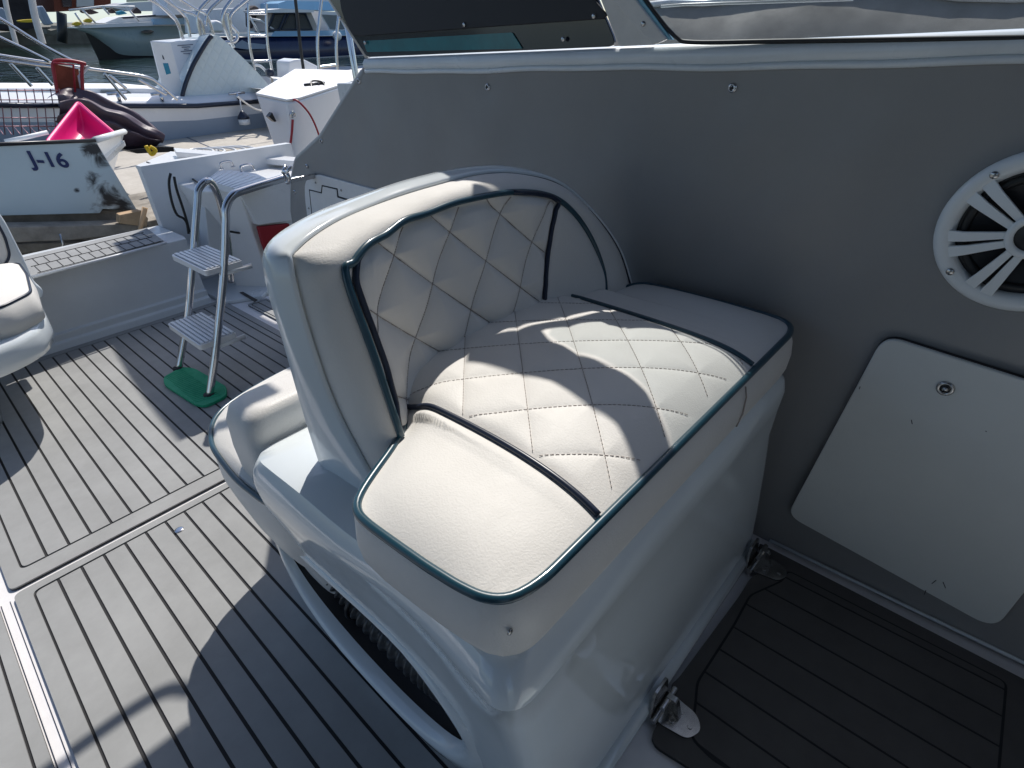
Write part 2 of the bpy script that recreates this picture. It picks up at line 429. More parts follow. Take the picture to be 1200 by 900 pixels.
# white shelf frame let into the wall aft
S = thing('side_locker_frame', (1.03, 1.7, .4), 'white moulded locker frame with tiny screws let into the grey wall behind the backrest', 'locker frame')
fx = 1.028
fo = [F(a, b, x=fx) for a, b in [(371, 204), (357, 212), (357, 232), (366, 300), (520, 300), (520, 243), (478, 233)]]
mb = MB().prism(rpoly(fo, .03, 6), (.008, 0, 0)); obj('frame', mb, 'white', S, bevel=.0015)
li = [F(a, b, x=fx - .002) for a, b in [(362, 222), (376, 225.5), (377, 217), (395, 221), (396, 230), (470, 252), (470, 300), (370, 300)]]
mb = MB().prism(li, (.0025, 0, 0), 1); obj('seam_line', mb, ['groove', 'groove'], S)
l2 = [F(a, b, x=fx - .004) for a, b in [(363, 223.5), (377.2, 227), (378, 218.5), (394, 222.3), (395, 231.5), (468, 253.5), (468, 300), (371, 300)]]
mb = MB().prism(l2, (.003, 0, 0)); obj('lid', mb, 'white', S)
for a, b in [(370, 214), (400, 223), (434, 232), (362, 244)]:
    obj('screw', MB().disc(F(a, b, x=fx), (-1, 0, 0), .004, .002, 10), 'dchrome', S)
# upper side panel (dark), aft frame arch and side window
U = thing('side_window_frame', (WX, .9, .99), 'painted side window frame arching up from the coaming above the quilted seat', 'window frame')
ux = WX - .004
arch = [(.590, .992), (.674, 1.09), (.722, 1.143), (.813, 1.272), (.826, 1.295), (.812, 1.315), (.757, 1.332), (.69, 1.328), (.64, 1.345), (.596, 1.413), (.572, 1.50), (.55, 1.75),
        (.63, 1.75), (.646, 1.542), (.657, 1.51), (.69, 1.473), (.75, 1.470), (.794, 1.462), (.867, 1.482), (.955, 1.51), (.965, 1.45), (.86, 1.30), (.745, 1.13), (.662, .992)]
mb = MB().prism([(ux, y, z) for y, z in arch], (.008, 0, 0)); obj('arch', mb, 'alu', U, bevel=.002)
# light painted strip, blue edge and rubber gasket of the pillar
def bar(a0, a1, w, th, x): # bar between two (y,z) points, width w (in plane), thickness th
    a0 = Vector((x, *a0)); a1 = Vector((x, *a1)); d = (a1 - a0).normalized(); nn = Vector((0, -d.z, d.y))
    return [a0 + nn*w/2, a1 + nn*w/2, a1 - nn*w/2, a0 - nn*w/2]
y0, z0 = F(770, 50, x=ux).y, .992
pts = lambda l, xx: [F(a, b, x=xx) for a, b in l]
mb = MB().prism(pts([(700, -20), (764, 53), (781, 46), (717, -35)], ux - .012), (.012, 0, 0)); obj('pillar_cover', mb, 'alu', U, bevel=.002)
mb = MB().prism(pts([(719, -35), (780, 46.5), (788, 47), (732, -28)], ux - .006), (.008, 0, 0)); obj('pillar_edge', mb, 'blue', U, bevel=.001)
mb = MB().tube(catmull(pts([(738, -28), (770, 18), (792, 43), (812, 49.5), (900, 48.5), (1000, 47), (1300, 43)], ux - .002), 50), .0035, 8); obj('gasket', mb, 'rubber', U)
for a, b in [(754, 28)]:
    obj('screw', MB().disc(F(a, b, x=ux - .012), (-1, 0, 0), .0045, .002, 12), 'dchrome', U)
gl = [(ux + .012, y, z) for y, z in [(.59, .992), (.72, 1.14), (.81, 1.27), (.815, 1.31), (.757, 1.33), (.69, 1.326), (.64, 1.343), (.594, 1.413), (.57, 1.5), (.55, 1.7), (-.95, 1.7), (-.95, .992)]]
G_ = thing('side_window', (ux + .012, 0, .992), 'salt-stained side window pane above the coaming at upper right', 'window')
obj('pane', MB().add(gl, [tuple(range(len(gl)))], 0, False), 'glass', G_)
obj('sill_line', MB().tube(pts([(775, 7.5), (800, 5.5), (1000, -1)], ux + .02), .0022, 6), 'white', G_)
# dark aft side panel
A = thing('aft_side_panel', (WX, 1.1, .99), 'dark smoked side panel with teal lower band aft of the window pillar', 'panel')
ay = [(.668, .992), (.755, 1.13), (.87, 1.30), (.955, 1.43), (1.0, 1.465), (1.35, 1.44), (1.60, 1.34), (1.66, 1.22), (1.61, 1.135), (1.475, .992)]
mb = MB().prism(rpoly([(ux + .004, y, z) for y, z in ay], .02, 3), (.008, 0, 0)); obj('smoked_sheet', mb, 'tint', A, bevel=.002)
mb = MB().prism(rpoly(pts([(430, 61), (425, 48), (600, 38), (612, 57)], ux + .001), .004, 3), (.004, 0, 0)); obj('tinted_band', mb, 'tealtint', A)
mb = MB().prism(rpoly(pts([(400, 14), (412, 41), (425, 42), (708, 22), (711, 17), (655, -48), (395, -20)], ux - .002), .012, 4), (.006, 0, 0)); obj('fabric_patch', mb, 'darkpanel', A, bevel=.002)
mb = MB().tube([Vector((ux + .008, y, z)) for y, z in [(1.475, .992), (1.61, 1.135), (1.665, 1.22), (1.61, 1.345), (1.35, 1.445), (1.0, 1.468)]], .006, 8); obj('edge_rail', mb, 'alu', A)
for a, b in [(544, 29), (696, 19), (399, 21), (428, 50), (660, 46)]:
    obj('screw', MB().disc(F(a, b, x=ux - .003), (-1, 0, 0), .0045, .002, 12), 'dchrome', A)
# canopy roof and its bows (shade the footwell; seen only from other positions)
CN = thing('canopy_roof', (0, .3, 1.7), 'dark cloth canopy roof stretched over the helm area', 'canopy')
mb = MB()
rr = []
for i in range(13):
    x = -1.25 + 2.09*i/12; h = 1.76 - .06*((x + .2)/1.05)**2
    rr.append([Vector((x, y, h + .012*math.cos((y + .9)*5))) for y in [-1.0 + 2.56*k/24 for k in range(25)]])
mb.grid(rr); mb.grid([[p + Vector((0, 0, .006)) for p in r] for r in rr])
mb.grid([[Vector((.80 + .22*i/4, 1.34 + .23*k/6, 1.705 + .002*i)) for k in range(7)] for i in range(5)]); mb.grid([[Vector((.80 + .22*i/4, 1.34 + .23*k/6, 1.71 + .002*i)) for k in range(7)] for i in range(5)])
obj('canopy_cloth', mb, 'canopy', CN)
mb = MB().tube(catmull([(1.045, 1.34, 1.42), (1.04, 1.42, 1.55), (1.02, 1.60, 1.67), (.95, 1.665, 1.70), (.6, 1.66, 1.715), (0, 1.65, 1.72), (-.7, 1.65, 1.72), (-1.2, 1.65, 1.6)], 60), .013, 10)
obj('canopy_bow', mb, 'chrome', CN)
# outer side deck beyond the window
sd = MB(); sd.box((WX + .066, -1.3, .86), (WX + .36, 1.75, .925)); sd.box((WX + .06, -1.3, -.6), (WX + .12, 1.75, .86))
o = obj('side_deck', sd, 'gel_grey', None, bevel=.004); tag(o, 'grey side deck running along outside the cabin window', 'side deck')
# unseen awning, added to throw shade on the sole round the ladder
AW = thing('added_shade_awning', (2.1, 2.9, 0), 'unseen cloth awning on two posts, added to shade the ladder area', 'awning')
aw = [[Vector((1.60 + .55*i/10 + (.045*(1 - j/10) if False else 0) - .09*(1 - j/10)*(1 - i/10), 2.60 + 1.12*j/10, 2.0 + .02*math.sin(i*.5 + j*.4))) for j in range(11)] for i in range(11)]
obj('awning_cloth', MB().grid(aw).grid([[p + Vector((0, 0, .008)) for p in r] for r in aw]), 'canopy', AW)
obj('post', MB().tube([(2.12, 2.66, -.35), (2.12, 2.66, 2.0)], .018, 10), 'chrome', AW); obj('post', MB().tube([(2.12, 3.15, -.35), (2.12, 3.15, 2.0)], .018, 10), 'chrome', AW)
# =================================================================== seat module
HS = thing('double_boat_seat', (.62, .55, 0), 'cream quilted back-to-back boat seat with teal piping on a glossy moulded box', 'boat seat')
# --- pedestal
def rrect(x0, x1, y0, y1, r, z, n=8):
    return rpoly([(x0, y0, z), (x1, y0, z), (x1, y1, z), (x0, y1, z)], r, n)
levels = [(0.0, .247, 1.005, .213, .935, .035), (.02, .243, 1.003, .214, .93, .035), (.12, .240, 1.0, .217, .905, .035), (.25, .230, .995, .222, .855, .04), (.34, .212, .99, .226, .815, .045),
          (.40, .200, .99, .222, .79, .045), (.44, .196, .99, .219, .782, .045), (.462, .200, .987, .224, .775, .045), (.48, .212, .975, .240, .765, .04), (.487, .235, .955, .262, .745, .03), (.488, .3, .9, .32, .70, .02)]
def lefts(p):
    # sculpt the port face: hollow between rear shoulder and front corner
    if p.x < .45:
        z = p.z; y = p.y
        k = sst((z - .18)/.2)*math.exp(-((y - .42)/.16)**2)*.022*sst((.45 - p.x)/.2)
        p = Vector((p.x + k, y, z))
        if z > .42: p.z -= sst((.66 - y)/.18)*.03*sst((.5 - p.x)/.2)
    return p
rings = []
for (z, x0, x1, y0, y1, r) in levels:
    base = rrect(x0, x1, y0, y1, r, z)
    # resample sides
    dense = []
    for i in range(len(base)):
        a, b = base[i], base[(i + 1) % len(base)]; m_ = 14 if (b - a).length > .2 else 1
        for k in range(m_): dense.append(a.lerp(b, k/m_))
    rings.append([lefts(p) for p in dense])
mb = MB().loft(rings, True, True, True)
ped = obj('pedestal', mb, ['gel', 'black'], HS)
# oval opening cut through the port face
cut = MB()
def oval(t, k=1., x=.2):
    # ellipse in (y,z): centre, axes
    c, s = math.cos(t), math.sin(t)
    c = math.copysign(abs(c)**.9, c); s = math.copysign(abs(s)**.9, s)
    return Vector((x, .612 + .258*k*c, .150 + .116*k*s + .010*k*c))
NN = 48
cut.loft([[oval(2*math.pi*i/NN, 1, xx) for i in range(NN)] for xx in (.1, .34)], True, True, True)
co = obj('cutter', cut, ['black'], HS)
bo = ped.modifiers.new('b', 'BOOLEAN'); bo.operation = 'DIFFERENCE'; bo.object = co; bo.solver = 'EXACT'
dg = bpy.context.evaluated_depsgraph_get(); dg.update()
nm = bpy.data.meshes.new_from_object(ped.evaluated_get(dg))
ped.modifiers.clear(); ped.data = nm; nm.name = 'pedestal'
bpy.data.objects.remove(co, do_unlink=True); ORG.pop(co, None) if False else None
for p in nm.polygons: p.use_smooth = True
nm.set_sharp_from_angle(angle=R(38))
# moulded lip round the opening
def pedx(y, z):
    x = interp(z, [(l[0], l[1]) for l in levels]); return x + sst((z - .18)/.2)*math.exp(-((y - .42)/.16)**2)*.022
rl = []
for i in range(NN):
    t = 2*math.pi*i/NN; sec = []
    dn = max(0, -math.sin(t))
    for kk, dx in [(1.16 + .22*dn, .022 - .030*dn), (1.09 + .15*dn, .002 - .021*dn), (1.045, -.006 - .015*dn), (1.0, -.005 - .008*dn), (.985, -.001), (.978, .008)]:
        p = oval(t, kk); p.x = pedx(p.y, max(0, p.z)) + dx; p.z = max(p.z, .004); sec.append(p)
    rl.append(sec)
rl.append(rl[0])
obj('opening_lip', MB().grid(rl), 'gel', HS)
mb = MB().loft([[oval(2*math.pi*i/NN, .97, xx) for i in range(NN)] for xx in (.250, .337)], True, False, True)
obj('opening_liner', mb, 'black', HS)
# raised front access panel with seam
mb = MB()
mb.tube([(.36, .2145, .018), (.6, .2145, .018), (.985, .2145, .018)], .016, 12); obj('foot_flange', mb, 'gel', HS)
# hinges at the foot of the seat box
def hinge(c, nm='hinge'):
    mb = MB()
    # leaf on the box
    mb.prism(rpoly([(c.x - .032, c.y + .009, .008), (c.x + .030, c.y + .009, .008), (c.x + .026, c.y + .012, .062), (c.x - .018, c.y + .012, .062)], .008, 4), (0, -.005, 0))
    # knuckle and pin
    mb.tube([(c.x - .034, c.y - .002, .014), (c.x + .034, c.y - .002, .014)], .0065, 12)
    mb.tube([(c.x - .024, c.y - .010, .052), (c.x + .022, c.y - .010, .052)], .005, 10)
    # leaf on the sole
    mb.prism(rpoly([(c.x - .030, c.y - .004, .0135), (c.x - .022, c.y - .058, .0135), (c.x + .006, c.y - .07, .0135), (c.x + .026, c.y - .052, .0135), (c.x + .030, c.y - .004, .0135)], .012, 5), (0, 0, .004))
    # upright tab
    mb.prism(rpoly([(c.x - .004, c.y - .006, .016), (c.x - .004, c.y - .034, .018), (c.x - .004, c.y - .024, .060), (c.x - .004, c.y - .004, .058)], .005, 3), (.010, 0, 0))
    for dx, dy in ((-.012, -.025), (.012, -.03), (-.001, -.052)):
        mb.disc((c.x + dx, c.y + dy, .0175), (0, 0, 1), .0045, .002, 10)
    return obj(nm, mb, 'dchrome', HS, bevel=.0012)
hinge(Vector((.535, .189, 0))); hinge(Vector((.945, .192, 0)))
obj('drain_plug', MB().disc(F(597, 740, y=.236), (0, -1, 0), .0035, .002, 10), 'dchrome', HS)
# --- seat cushion
def cxl(y):
    return interp(y, [(.2335, .275), (.2350, .255), (.240, .242), (.250, .230), (.265, .222), (.29, .217), (.33, .213), (.37, .211), (.42, .209), (.445, .210), (.462, .219), (.475, .240), (.49, .268), (.505, .30), (.523, .330), (.540, .355), (.56, .368), (.64, .39)])
def cxr(y):
    return interp(y, [(.2335, .935), (.2350, .952), (.240, .965), (.250, .977), (.265, .986), (.29, .991), (.45, .998), (.52, 1.0), (.545, .997), (.560, .985), (.570, .95), (.576, .905), (.582, .88), (.64, .84)])
PER = .1205
def mid_l(y): return .374 + .006*math.sin((y - .24)*9)
def mid_r(y): return .792 + .012*sst((y - .3)/.3)
def seat_z(x, y):
    e = min(1., max(0., (x - cxl(y)))/.10); f = min(1., max(0., (cxr(y) - x))/.10)
    fe = 1 - math.exp(-(y - .2335)/.05); be = 1.
    if x < .36: be = 1 - math.exp(-max(0, (interp(x, [(.209, .45), (.24, .475), (.33, .523), (.36, .55)]) - y))/.045)
    if x > .87: be = 1 - math.exp(-max(0, (.575 - y))/.05)
    z = .56 + .026*(1 - (1 - e)**3)*(1 - (1 - f)**3)*fe*be
    mid = max(0., 1 - ((x - .585)/.24)**2)
    z += .020*mid*fe
    # puffed diamonds between the two dividing pipes
    if mid_l(y) < x < mid_r(y):
        u = math.sin(math.pi*(x + y - 1.083)/PER); v = math.sin(math.pi*(x - y - .168)/PER)
        w = min(1, (x - mid_l(y))/.03)*min(1, (mid_r(y) - x)/.03)*min(1, (y - .2335)/.04)
        z += (.0046*(min(abs(u), abs(v))*1.0)**.42 - .003)*w
    for m_ in (mid_l(y), mid_r(y)): z -= .005*math.exp(-((x - m_)/.012)**2)*fe
    return z
NY, NX = 150, 260
rows = []
for j in range(NY + 1):
    t = j/NY; y = .2335 + (.625 - .2335)*(t**1.15); a, b = cxl(y), cxr(y)
    rows.append([Vector((a + (b - a)*i/NX, y, 0)) for i in range(NX + 1)])
for r in rows:
    for p in r: p.z = seat_z(p.x, p.y)
mb = MB().grid(rows)
# side wall of cushion
left = [r[0].copy() for r in rows][::-1]; front = [p.copy() for p in rows[0]][1:-1]; right = [r[-1].copy() for r in rows]
loop = left + front + right
cen = Vector((.6, .42, 0))
def off(loop, d, z):
    out = []
    for i, p in enumerate(loop):
        q0 = loop[max(i - 2, 0)]; q1 = loop[min(i + 2, len(loop) - 1)]; t = (q1 - q0); t.z = 0
        t = t.normalized() if t.length > 1e-7 else Vector((1, 0, 0)); nn = Vector((t.y, -t.x, 0))
        out.append(Vector((p.x + nn.x*d, p.y + nn.y*d, z)))
    return out
# use the main outline only (up to the backrest) as sides
obj_sides = [loop, off(loop, .004, .552), off(loop, .009, .538), off(loop, .0115, .515), off(loop, .009, .488), off(loop, .002, .468), off(loop, -.02, .460)]
mb2 = MB().grid(obj_sides)
cush = obj('seat_cushion', mb, 'vinyl', HS)
obj('cushion_border', mb2, 'vinyl_plain', cush)
# teal piping round the top edge
oi = [p for p in loop]
pl = [p for i, p in enumerate(off(oi, .003, .559)) if i % 2 == 0]
pl = [p for p in pl if p.y < .60]
pl2 = [pl[0]]
for p in pl[1:]:
    if (p - pl2[-1]).length > .004: pl2.append(p)
for k in range(3): pl2 = [pl2[0]] + [(pl2[i - 1] + pl2[i]*2 + pl2[i + 1])/4 for i in range(1, len(pl2) - 1)] + [pl2[-1]]
obj('piping', MB().tube(pl2, .0056, 10), 'piping', cush)
for mfun in (mid_l, mid_r):
    ys_ = [.236 + (.60 - .236)*k/60 for k in range(61)]
    obj('piping', MB().tube([(mfun(y), y, seat_z(mfun(y), y) + .0025) for y in ys_], .0042, 8), 'dpiping' if mfun is mid_l else 'piping', cush)
# vertical join on the front border
obj('border_seam', MB().tube([(.742, .2245, .552), (.742, .2205, .535), (.742, .2205, .505), (.742, .226, .478)], .0012, 6), 'seam', cush)
# stitches
def stitches(fun, lines, step=.0065, ln=.0045, r=.0005):
    mb = MB()
    for (p, q) in lines:
        L = (Vector(q) - Vector(p)).length; n = int(L/step)
        for k in range(n):
            a = Vector(p).lerp(Vector(q), k/n); b = Vector(p).lerp(Vector(q), (k + ln/step)/n)
            A_, B_ = fun(a), fun(b)
            if A_ is None or B_ is None: continue
            mb.tube([A_, B_], r, 4)
    return mb
def sfun(a):
    x, y = a.x, a.y
    if y < .245 or y > .62 or x < mid_l(y) + .008 or x > mid_r(y) - .008: return None
    return Vector((x, y, seat_z(x, y) + .0016))
ln = []
for k in range(-8, 9):
    s_ = 1.083 + k*PER; ln.append(((s_ - .2, .2, 0), (s_ - .66, .66, 0)))
    s_ = .168 + k*PER; ln.append(((s_ + .2, .2, 0), (s_ + .66, .66, 0)))
obj('stitching', stitches(sfun, ln), 'seam', cush)
# --- backrest
BR = None
Pk = [F(469, 511, y=.522), F(437, 416, y=.562), F(405, 325, y=.600), F(414, 304, y=.608), F(440, 281, y=.622), F(468, 262, y=.636), F(500, 249, y=.648), F(542, 235, y=.656), F(600, 225, y=.658), F(645, 230, y=.652), F(672, 250, y=.640), F(693, 282, y=.618), F(706, 318, y=.592), F(709, 352, y=.565)]
def project(p):
    d = Vector(p) - CAM; c = Vector((cx.x*d.x + cy.x*d.y + cz.x*d.z, cx.y*d.x + cy.y*d.y + cz.y*d.z, cx.z*d.x + cy.z*d.y + cz.z*d.z))
    return 600 + FOC*c.x/c.z, 450 + FOC*c.y/c.z
def lean(keys, tab):      # slide points along the plane of sight to their true depth, keeping the outline
    out = []
    for p in keys:
        a, b = project(p); out.append(F(a, b, y=p[1] + interp(p[0], tab)))
    return out
Sk = [(.283, .515, .46), (.283, .600, .585), (.284, .628, .70), (.290, .640, .785), (.305, .648, .803), (.37, .660, .820), (.46, .672, .828), (.55, .676, .832), (.66, .676, .832), (.75, .668, .818), (.85, .655, .782), (.935, .634, .71), (.985, .603, .63), (1.000, .575, .545)]
Bk = [(.262, .640, .43), (.262, .650, .56), (.267, .662, .69), (.275, .680, .768), (.298, .693, .803), (.37, .702, .822), (.46, .708, .830), (.55, .712, .835), (.66, .710, .834), (.76, .702, .820), (.86, .690, .782), (.945, .668, .708), (.995, .640, .62), (1.010, .600, .54)]
LT = [(.285, .004), (.33, .018), (.46, .045), (.66, .052), (.80, .040), (.93, .015), (1.0, .0)]
Sk = lean(Sk, LT); Bk = lean(Bk, LT)
NB = 120
Pc, Sc, Bc = catmull(Pk, NB), catmull(Sk, NB), catmull(Bk, NB)
ctr = Vector((.64, .62, .60))
def toward(p, d, y=0): 
    v = (ctr - p); v.y = 0; v.normalize(); return p + v*d + Vector((0, y, 0))
shell_rings = []
for i in range(NB):
    b, s = Bc[i], Sc[i]
    shell_rings.append([toward(b, .10, .035), toward(b, .03, .028), toward(b, .006, .010), b, b.lerp(s, .5) + (b - ctr).normalized()*.002, s, toward(s, .003, -.003), toward(s, .007, -.002), toward(s, .011, .005)])
backr = obj('backrest', MB().grid(shell_rings).add([toward(b, .10, .035) for b in Bc], [tuple(range(NB))]), 'gel', HS)
# bolster
br = []
for i in range(NB):
    s = toward(Sc[i], .0085, .003); p = Pc[i]; t = i/(NB - 1); row = []
    outv = (Sc[i] - ctr); outv.y = 0; outv.normalize()
    wr = .0015*math.sin(i*.55)*math.exp(-((t - .22)/.08)**2)
    for k in range(13):
        u = k/12; q = s.lerp(p, u); bul = math.sin(math.pi*u)**.8
        q = q + Vector((0, -1, 0))*.012*bul + outv*(.010*bul + wr*bul) ; row.append(q)
    br.append(row)
obj('bolster', MB().grid(br), 'vinyl', backr)
obj('seam_cord', MB().tube([toward(p, .0085, -.0005) for p in Sc[50::2]], .0018, 6), 'dpiping', backr)
pw = []
for i, p in enumerate(Pc):
    t = i/(NB - 1); q = p + Vector((0, -.002, 0)) + Vector((0, 0, .0022*math.sin(i*.42)*(1 if .15 < t < .6 else .2)*math.exp(-((t - .3)/.15)**2))); pw.append(q)
obj('piping', MB().tube(pw, .0052, 10), 'piping', backr)
# inner face
kz = max(range(NB), key=lambda i: Pc[i].z); kc = min(range(NB), key=lambda i: (Pc[i] - Pk[2]).length)
ztab = [(p.x, p.z) for p in Pc[kc:]]; ytab = [(p.x, p.y) for p in Pc[kc:]]
xlt = [(p.z, p.x) for p in Pc[:kc + 1]]; xrt = sorted([(p.z, p.x) for p in Pc[kz:]])
def pipe_y(x, z):
    zt = interp(x, ztab); yb = .522 + .048*sst((x - .33)/.10)*(1 - .35*sst((x - .7)/.2)); t = max(0, (z - .545)/max(zt - .545, .02))
    return yb + (interp(x, ytab) - yb)*min(1, t)
PB = .1225
gl_t = sorted([(F(a, b, y=yy).z, F(a, b, y=yy).x) for a, b, yy in [(421, 330, .625), (440, 388, .61), (455, 430, .595), (468, 478, .575)]])
gr_t = sorted([(F(a, b, y=yy).z, F(a, b, y=yy).x) for a, b, yy in [(656, 237, .65), (646, 275, .645), (642, 310, .635), (641, 350, .62)]])
def gus_l(z): return interp(z, gl_t)
def gus_r(z): return interp(z, gr_t)
def back_pt(x, z, zt, quilt=True):
    xl, xr = interp(z, xlt), interp(z, xrt)
    w = sst((x - xl)/.055)*sst((xr - x)/.13)*(.55 + .45*sst((zt - z)/.10))
    y = pipe_y(x, z) + .018*w
    if not quilt: return Vector((x, y - .004, z))
    if gus_l(z) < x < gus_r(z):
        u = math.sin(math.pi*(x + z - 1.199)/PB); v = math.sin(math.pi*(x - z + .072)/PB)
        k = min(1, (x - gus_l(z))/.03)*min(1, (gus_r(z) - x)/.025)*min(1, max(0, zt - z)/.02)
        y -= (.017*(min(abs(u), abs(v)))**.5 - .005)*k
        y += .0018*math.sin(40*x + 25*z)*k
    y += .006*math.exp(-((x - gus_r(z))/.010)**2)*min(1, max(0, zt - z)/.02) + .006*math.exp(-((x - gus_l(z))/.010)**2)*min(1, max(0, zt - z)/.02)
    return Vector((x, y, z))
def fit(tab, lo, hi):     # seam between plain end panel and quilting
    out = []
    for k in range(22):
        z = .545 + .27*k/21; best = None
        for i in range(120):
            x = lo + (hi - lo)*i/119; zt = interp(x, ztab)
            if z > zt: continue
            p = project(back_pt(x, z, zt, False)); e = abs(p[0] - interp(p[1], tab))
            if best is None or e < best[0]: best = (e, x)
        if best: out.append((z, best[1]))
    return out
gl_n = fit([(330, 419), (388, 440), (430, 455), (478, 468)], .335, .46); gr_n = fit([(237, 656), (275, 648), (310, 643), (352, 641)], .60, .84)
gl_t, gr_t = gl_n, gr_n
rows = []
for i in range(221):
    x = Pk[2].x + .002 + (max(p.x for p in Pc) - .002 - Pk[2].x)*i/220; zt = interp(x, ztab); 
    rows.append([back_pt(x, .52 + (zt - .52)*k/110, zt) for k in range(111)])
obj('quilted_panel', MB().grid(rows), 'vinyl', backr)
def zt_of(x): return interp(x, ztab)
for gf in (gus_l, gus_r):
    pts_ = []
    for k in range(40):
        z = .545 + (zt_of(gf(.8)) - .545)*k/39; q = back_pt(gf(z), z, zt_of(gf(z))); pts_.append(q + Vector((0, -.005, 0)))
    obj('panel_piping', MB().tube(pts_, .0045, 8), 'dpiping', backr)
def bfun(a):
    x, z = a.x, a.y; zt = zt_of(x)
    if z < .56 or z > zt - .006 or x < gus_l(z) + .008 or x > gus_r(z) - .008: return None
    return back_pt(x, z, zt) + Vector((0, -.0032, 0))
ln = []
for k in range(-8, 9):
    s_ = 1.199 + k*PB; ln.append(((s_ - .5, .5, 0), (s_ - .86, .86, 0)))
    s_ = -.072 + k*PB; ln.append(((s_ + .5, .5, 0), (s_ + .86, .86, 0)))
obj('stitching', stitches(bfun, ln, .009, .0082, .0008), 'seam', backr)
# --- aft seat
def acx(t):
    # outline of aft cushion, clockwise parameter
    return catmull([(.30, .62, 0), (.222, .72, 0), (.205, .82, 0), (.208, .91, 0), (.222, 1.00, 0), (.262, 1.075, 0), (.33, 1.115, 0), (.45, 1.14, 0), (.62, 1.15, 0), (.80, 1.14, 0), (.93, 1.10, 0), (.985, 1.02, 0), (.99, .80, 0)], 70)
ao = acx(0)
def aring(k, z, dy=0):  # scaled about centre
    c = Vector((.6, .84, 0)); return [Vector((c.x + (p.x - c.x)*k, c.y + (p.y - c.y)*(k + dy), z)) for p in ao]
mb = MB().grid([aring(1, .385), aring(.97, .397), aring(.85, .408), aring(.5, .412), aring(.02, .412)])
ac = obj('aft_cushion', mb, 'vinyl', HS)
mb = MB().grid([aring(1, .385), aring(1.012, .365), aring(1.015, .32), aring(.985, .26, -.01), aring(.945, .205, -.07), aring(.88, .15, -.16), aring(.85, .08, -.32), aring(.84, .01, -.45)])
obj('aft_border', mb, 'vinyl_plain', ac)
obj('piping', MB().tube(aring(1.006, .386), .0052, 10), 'piping', ac)
pad = MB()
pr = []
for z, i_ in [(.33, 0), (.36, -.004), (.45, -.006), (.50, -.003), (.522, .005), (.532, .018), (.534, .03)]:
    pr.append(rrect(.222 + i_, .95 - i_, .772 + i_*.6, .872 - i_*.8, .028, z + 0, 6))
pad.loft(pr, True, True, True)
obj('aft_back_pad', pad, 'vinyl_plain', HS)
# ribbed hose inside the opening
HZ = thing('ribbed_hose', (.30, .62, .03), 'black ribbed duct hose seen through the oval opening of the seat box', 'hose')
path = [oval(math.pi*(.92 + 1.2*i/239), .76, .292) for i in range(240)]
obj('hose_body', MB().tube(path, .026, 16, rfun=lambda i: .024 + .0042*math.cos(i*2*math.pi/7)), 'hose', HZ)
hc = path[150]
obj('hose_clip', MB().tube([(hc.x + .030*math.cos(a), hc.y, hc.z + .030*math.sin(a)) for a in [k*math.pi/8 for k in range(16)]], .004, 6, closed=True), 'black', HZ)
# =================================================================== speaker
SP = thing('marine_speaker', (WX, -.019, .752), 'round white slotted marine speaker on the grey wall at right edge', 'speaker')
sc_ = Vector((WX - .004, -.019, .752))
def cp(r, a, dx=0): return Vector((sc_.x - dx, sc_.y + r*math.cos(a), sc_.z + r*math.sin(a)))
n = 72; rr = []
for r_, dx in [(.110, -.004), (.110, .008), (.107, .014), (.100, .017), (.092, .016), (.086, .010), (.084, .0)]:
    rr.append([cp(r_, 2*math.pi*k/n, dx) for k in range(n)])
obj('bezel', MB().loft(rr, True), 'grille', SP)
obj('cone', MB().loft([[cp(r_, 2*math.pi*k/40, dx) for k in range(40)] for r_, dx in [(.092, 0.001), (.080, .004), (.070, .002), (.03, -.004), (.022, -.004), (.018, .004), (.002, .007)]], True, False, True), 'black', SP)
obj('surround', MB().tube([cp(.076, 2*math.pi*k/40, .004) for k in range(40)], .006, 8, closed=True), 'rubber', SP)
mb = MB()
for k in range(7):
    a = 2*math.pi/7*k + R(-17)
    d = Vector((0, math.cos(a), math.sin(a))); w = Vector((0, -math.sin(a), math.cos(a)))
    for s_ in (-1, 1):
        c0 = sc_ + d*.020 + w*s_*.0054; c1 = sc_ + d*.072 + w*s_*.0098; c2 = sc_ + d*.098 + w*s_*.0125
        pr = []
        for c, dx, hw in ((c0, .024, .0044), (c1, .023, .0070), (c2, .013, .0088)):
            pr.append([c + w*hw + Vector((-dx, 0, 0)), c - w*hw + Vector((-dx, 0, 0)), c - w*hw + Vector((-dx + .006, 0, 0)), c + w*hw + Vector((-dx + .006, 0, 0))])
        mb.loft(pr, True, True, True, smooth=False)
obj('grille', mb, 'grille', SP, bevel=.0012)
obj('hub', MB().loft([[cp(r_, 2*math.pi*k/32, dx) for k in range(32)] for r_, dx in [(.029, .018), (.029, .026), (.026, .028), (.021, .028), (.019, .024)]], True), 'grille', SP)
obj('hub_cap', MB().disc(cp(0, 0, .02), (-1, 0, 0), .020, .003, 24), 'black', SP)
for k in range(4):
    a = math.pi/2*k + R(48)
    if True:
        obj('screw', MB().disc(cp(.0975, a, .0165), (-1, 0, 0), .0052, .0022, 14), 'dchrome', SP)
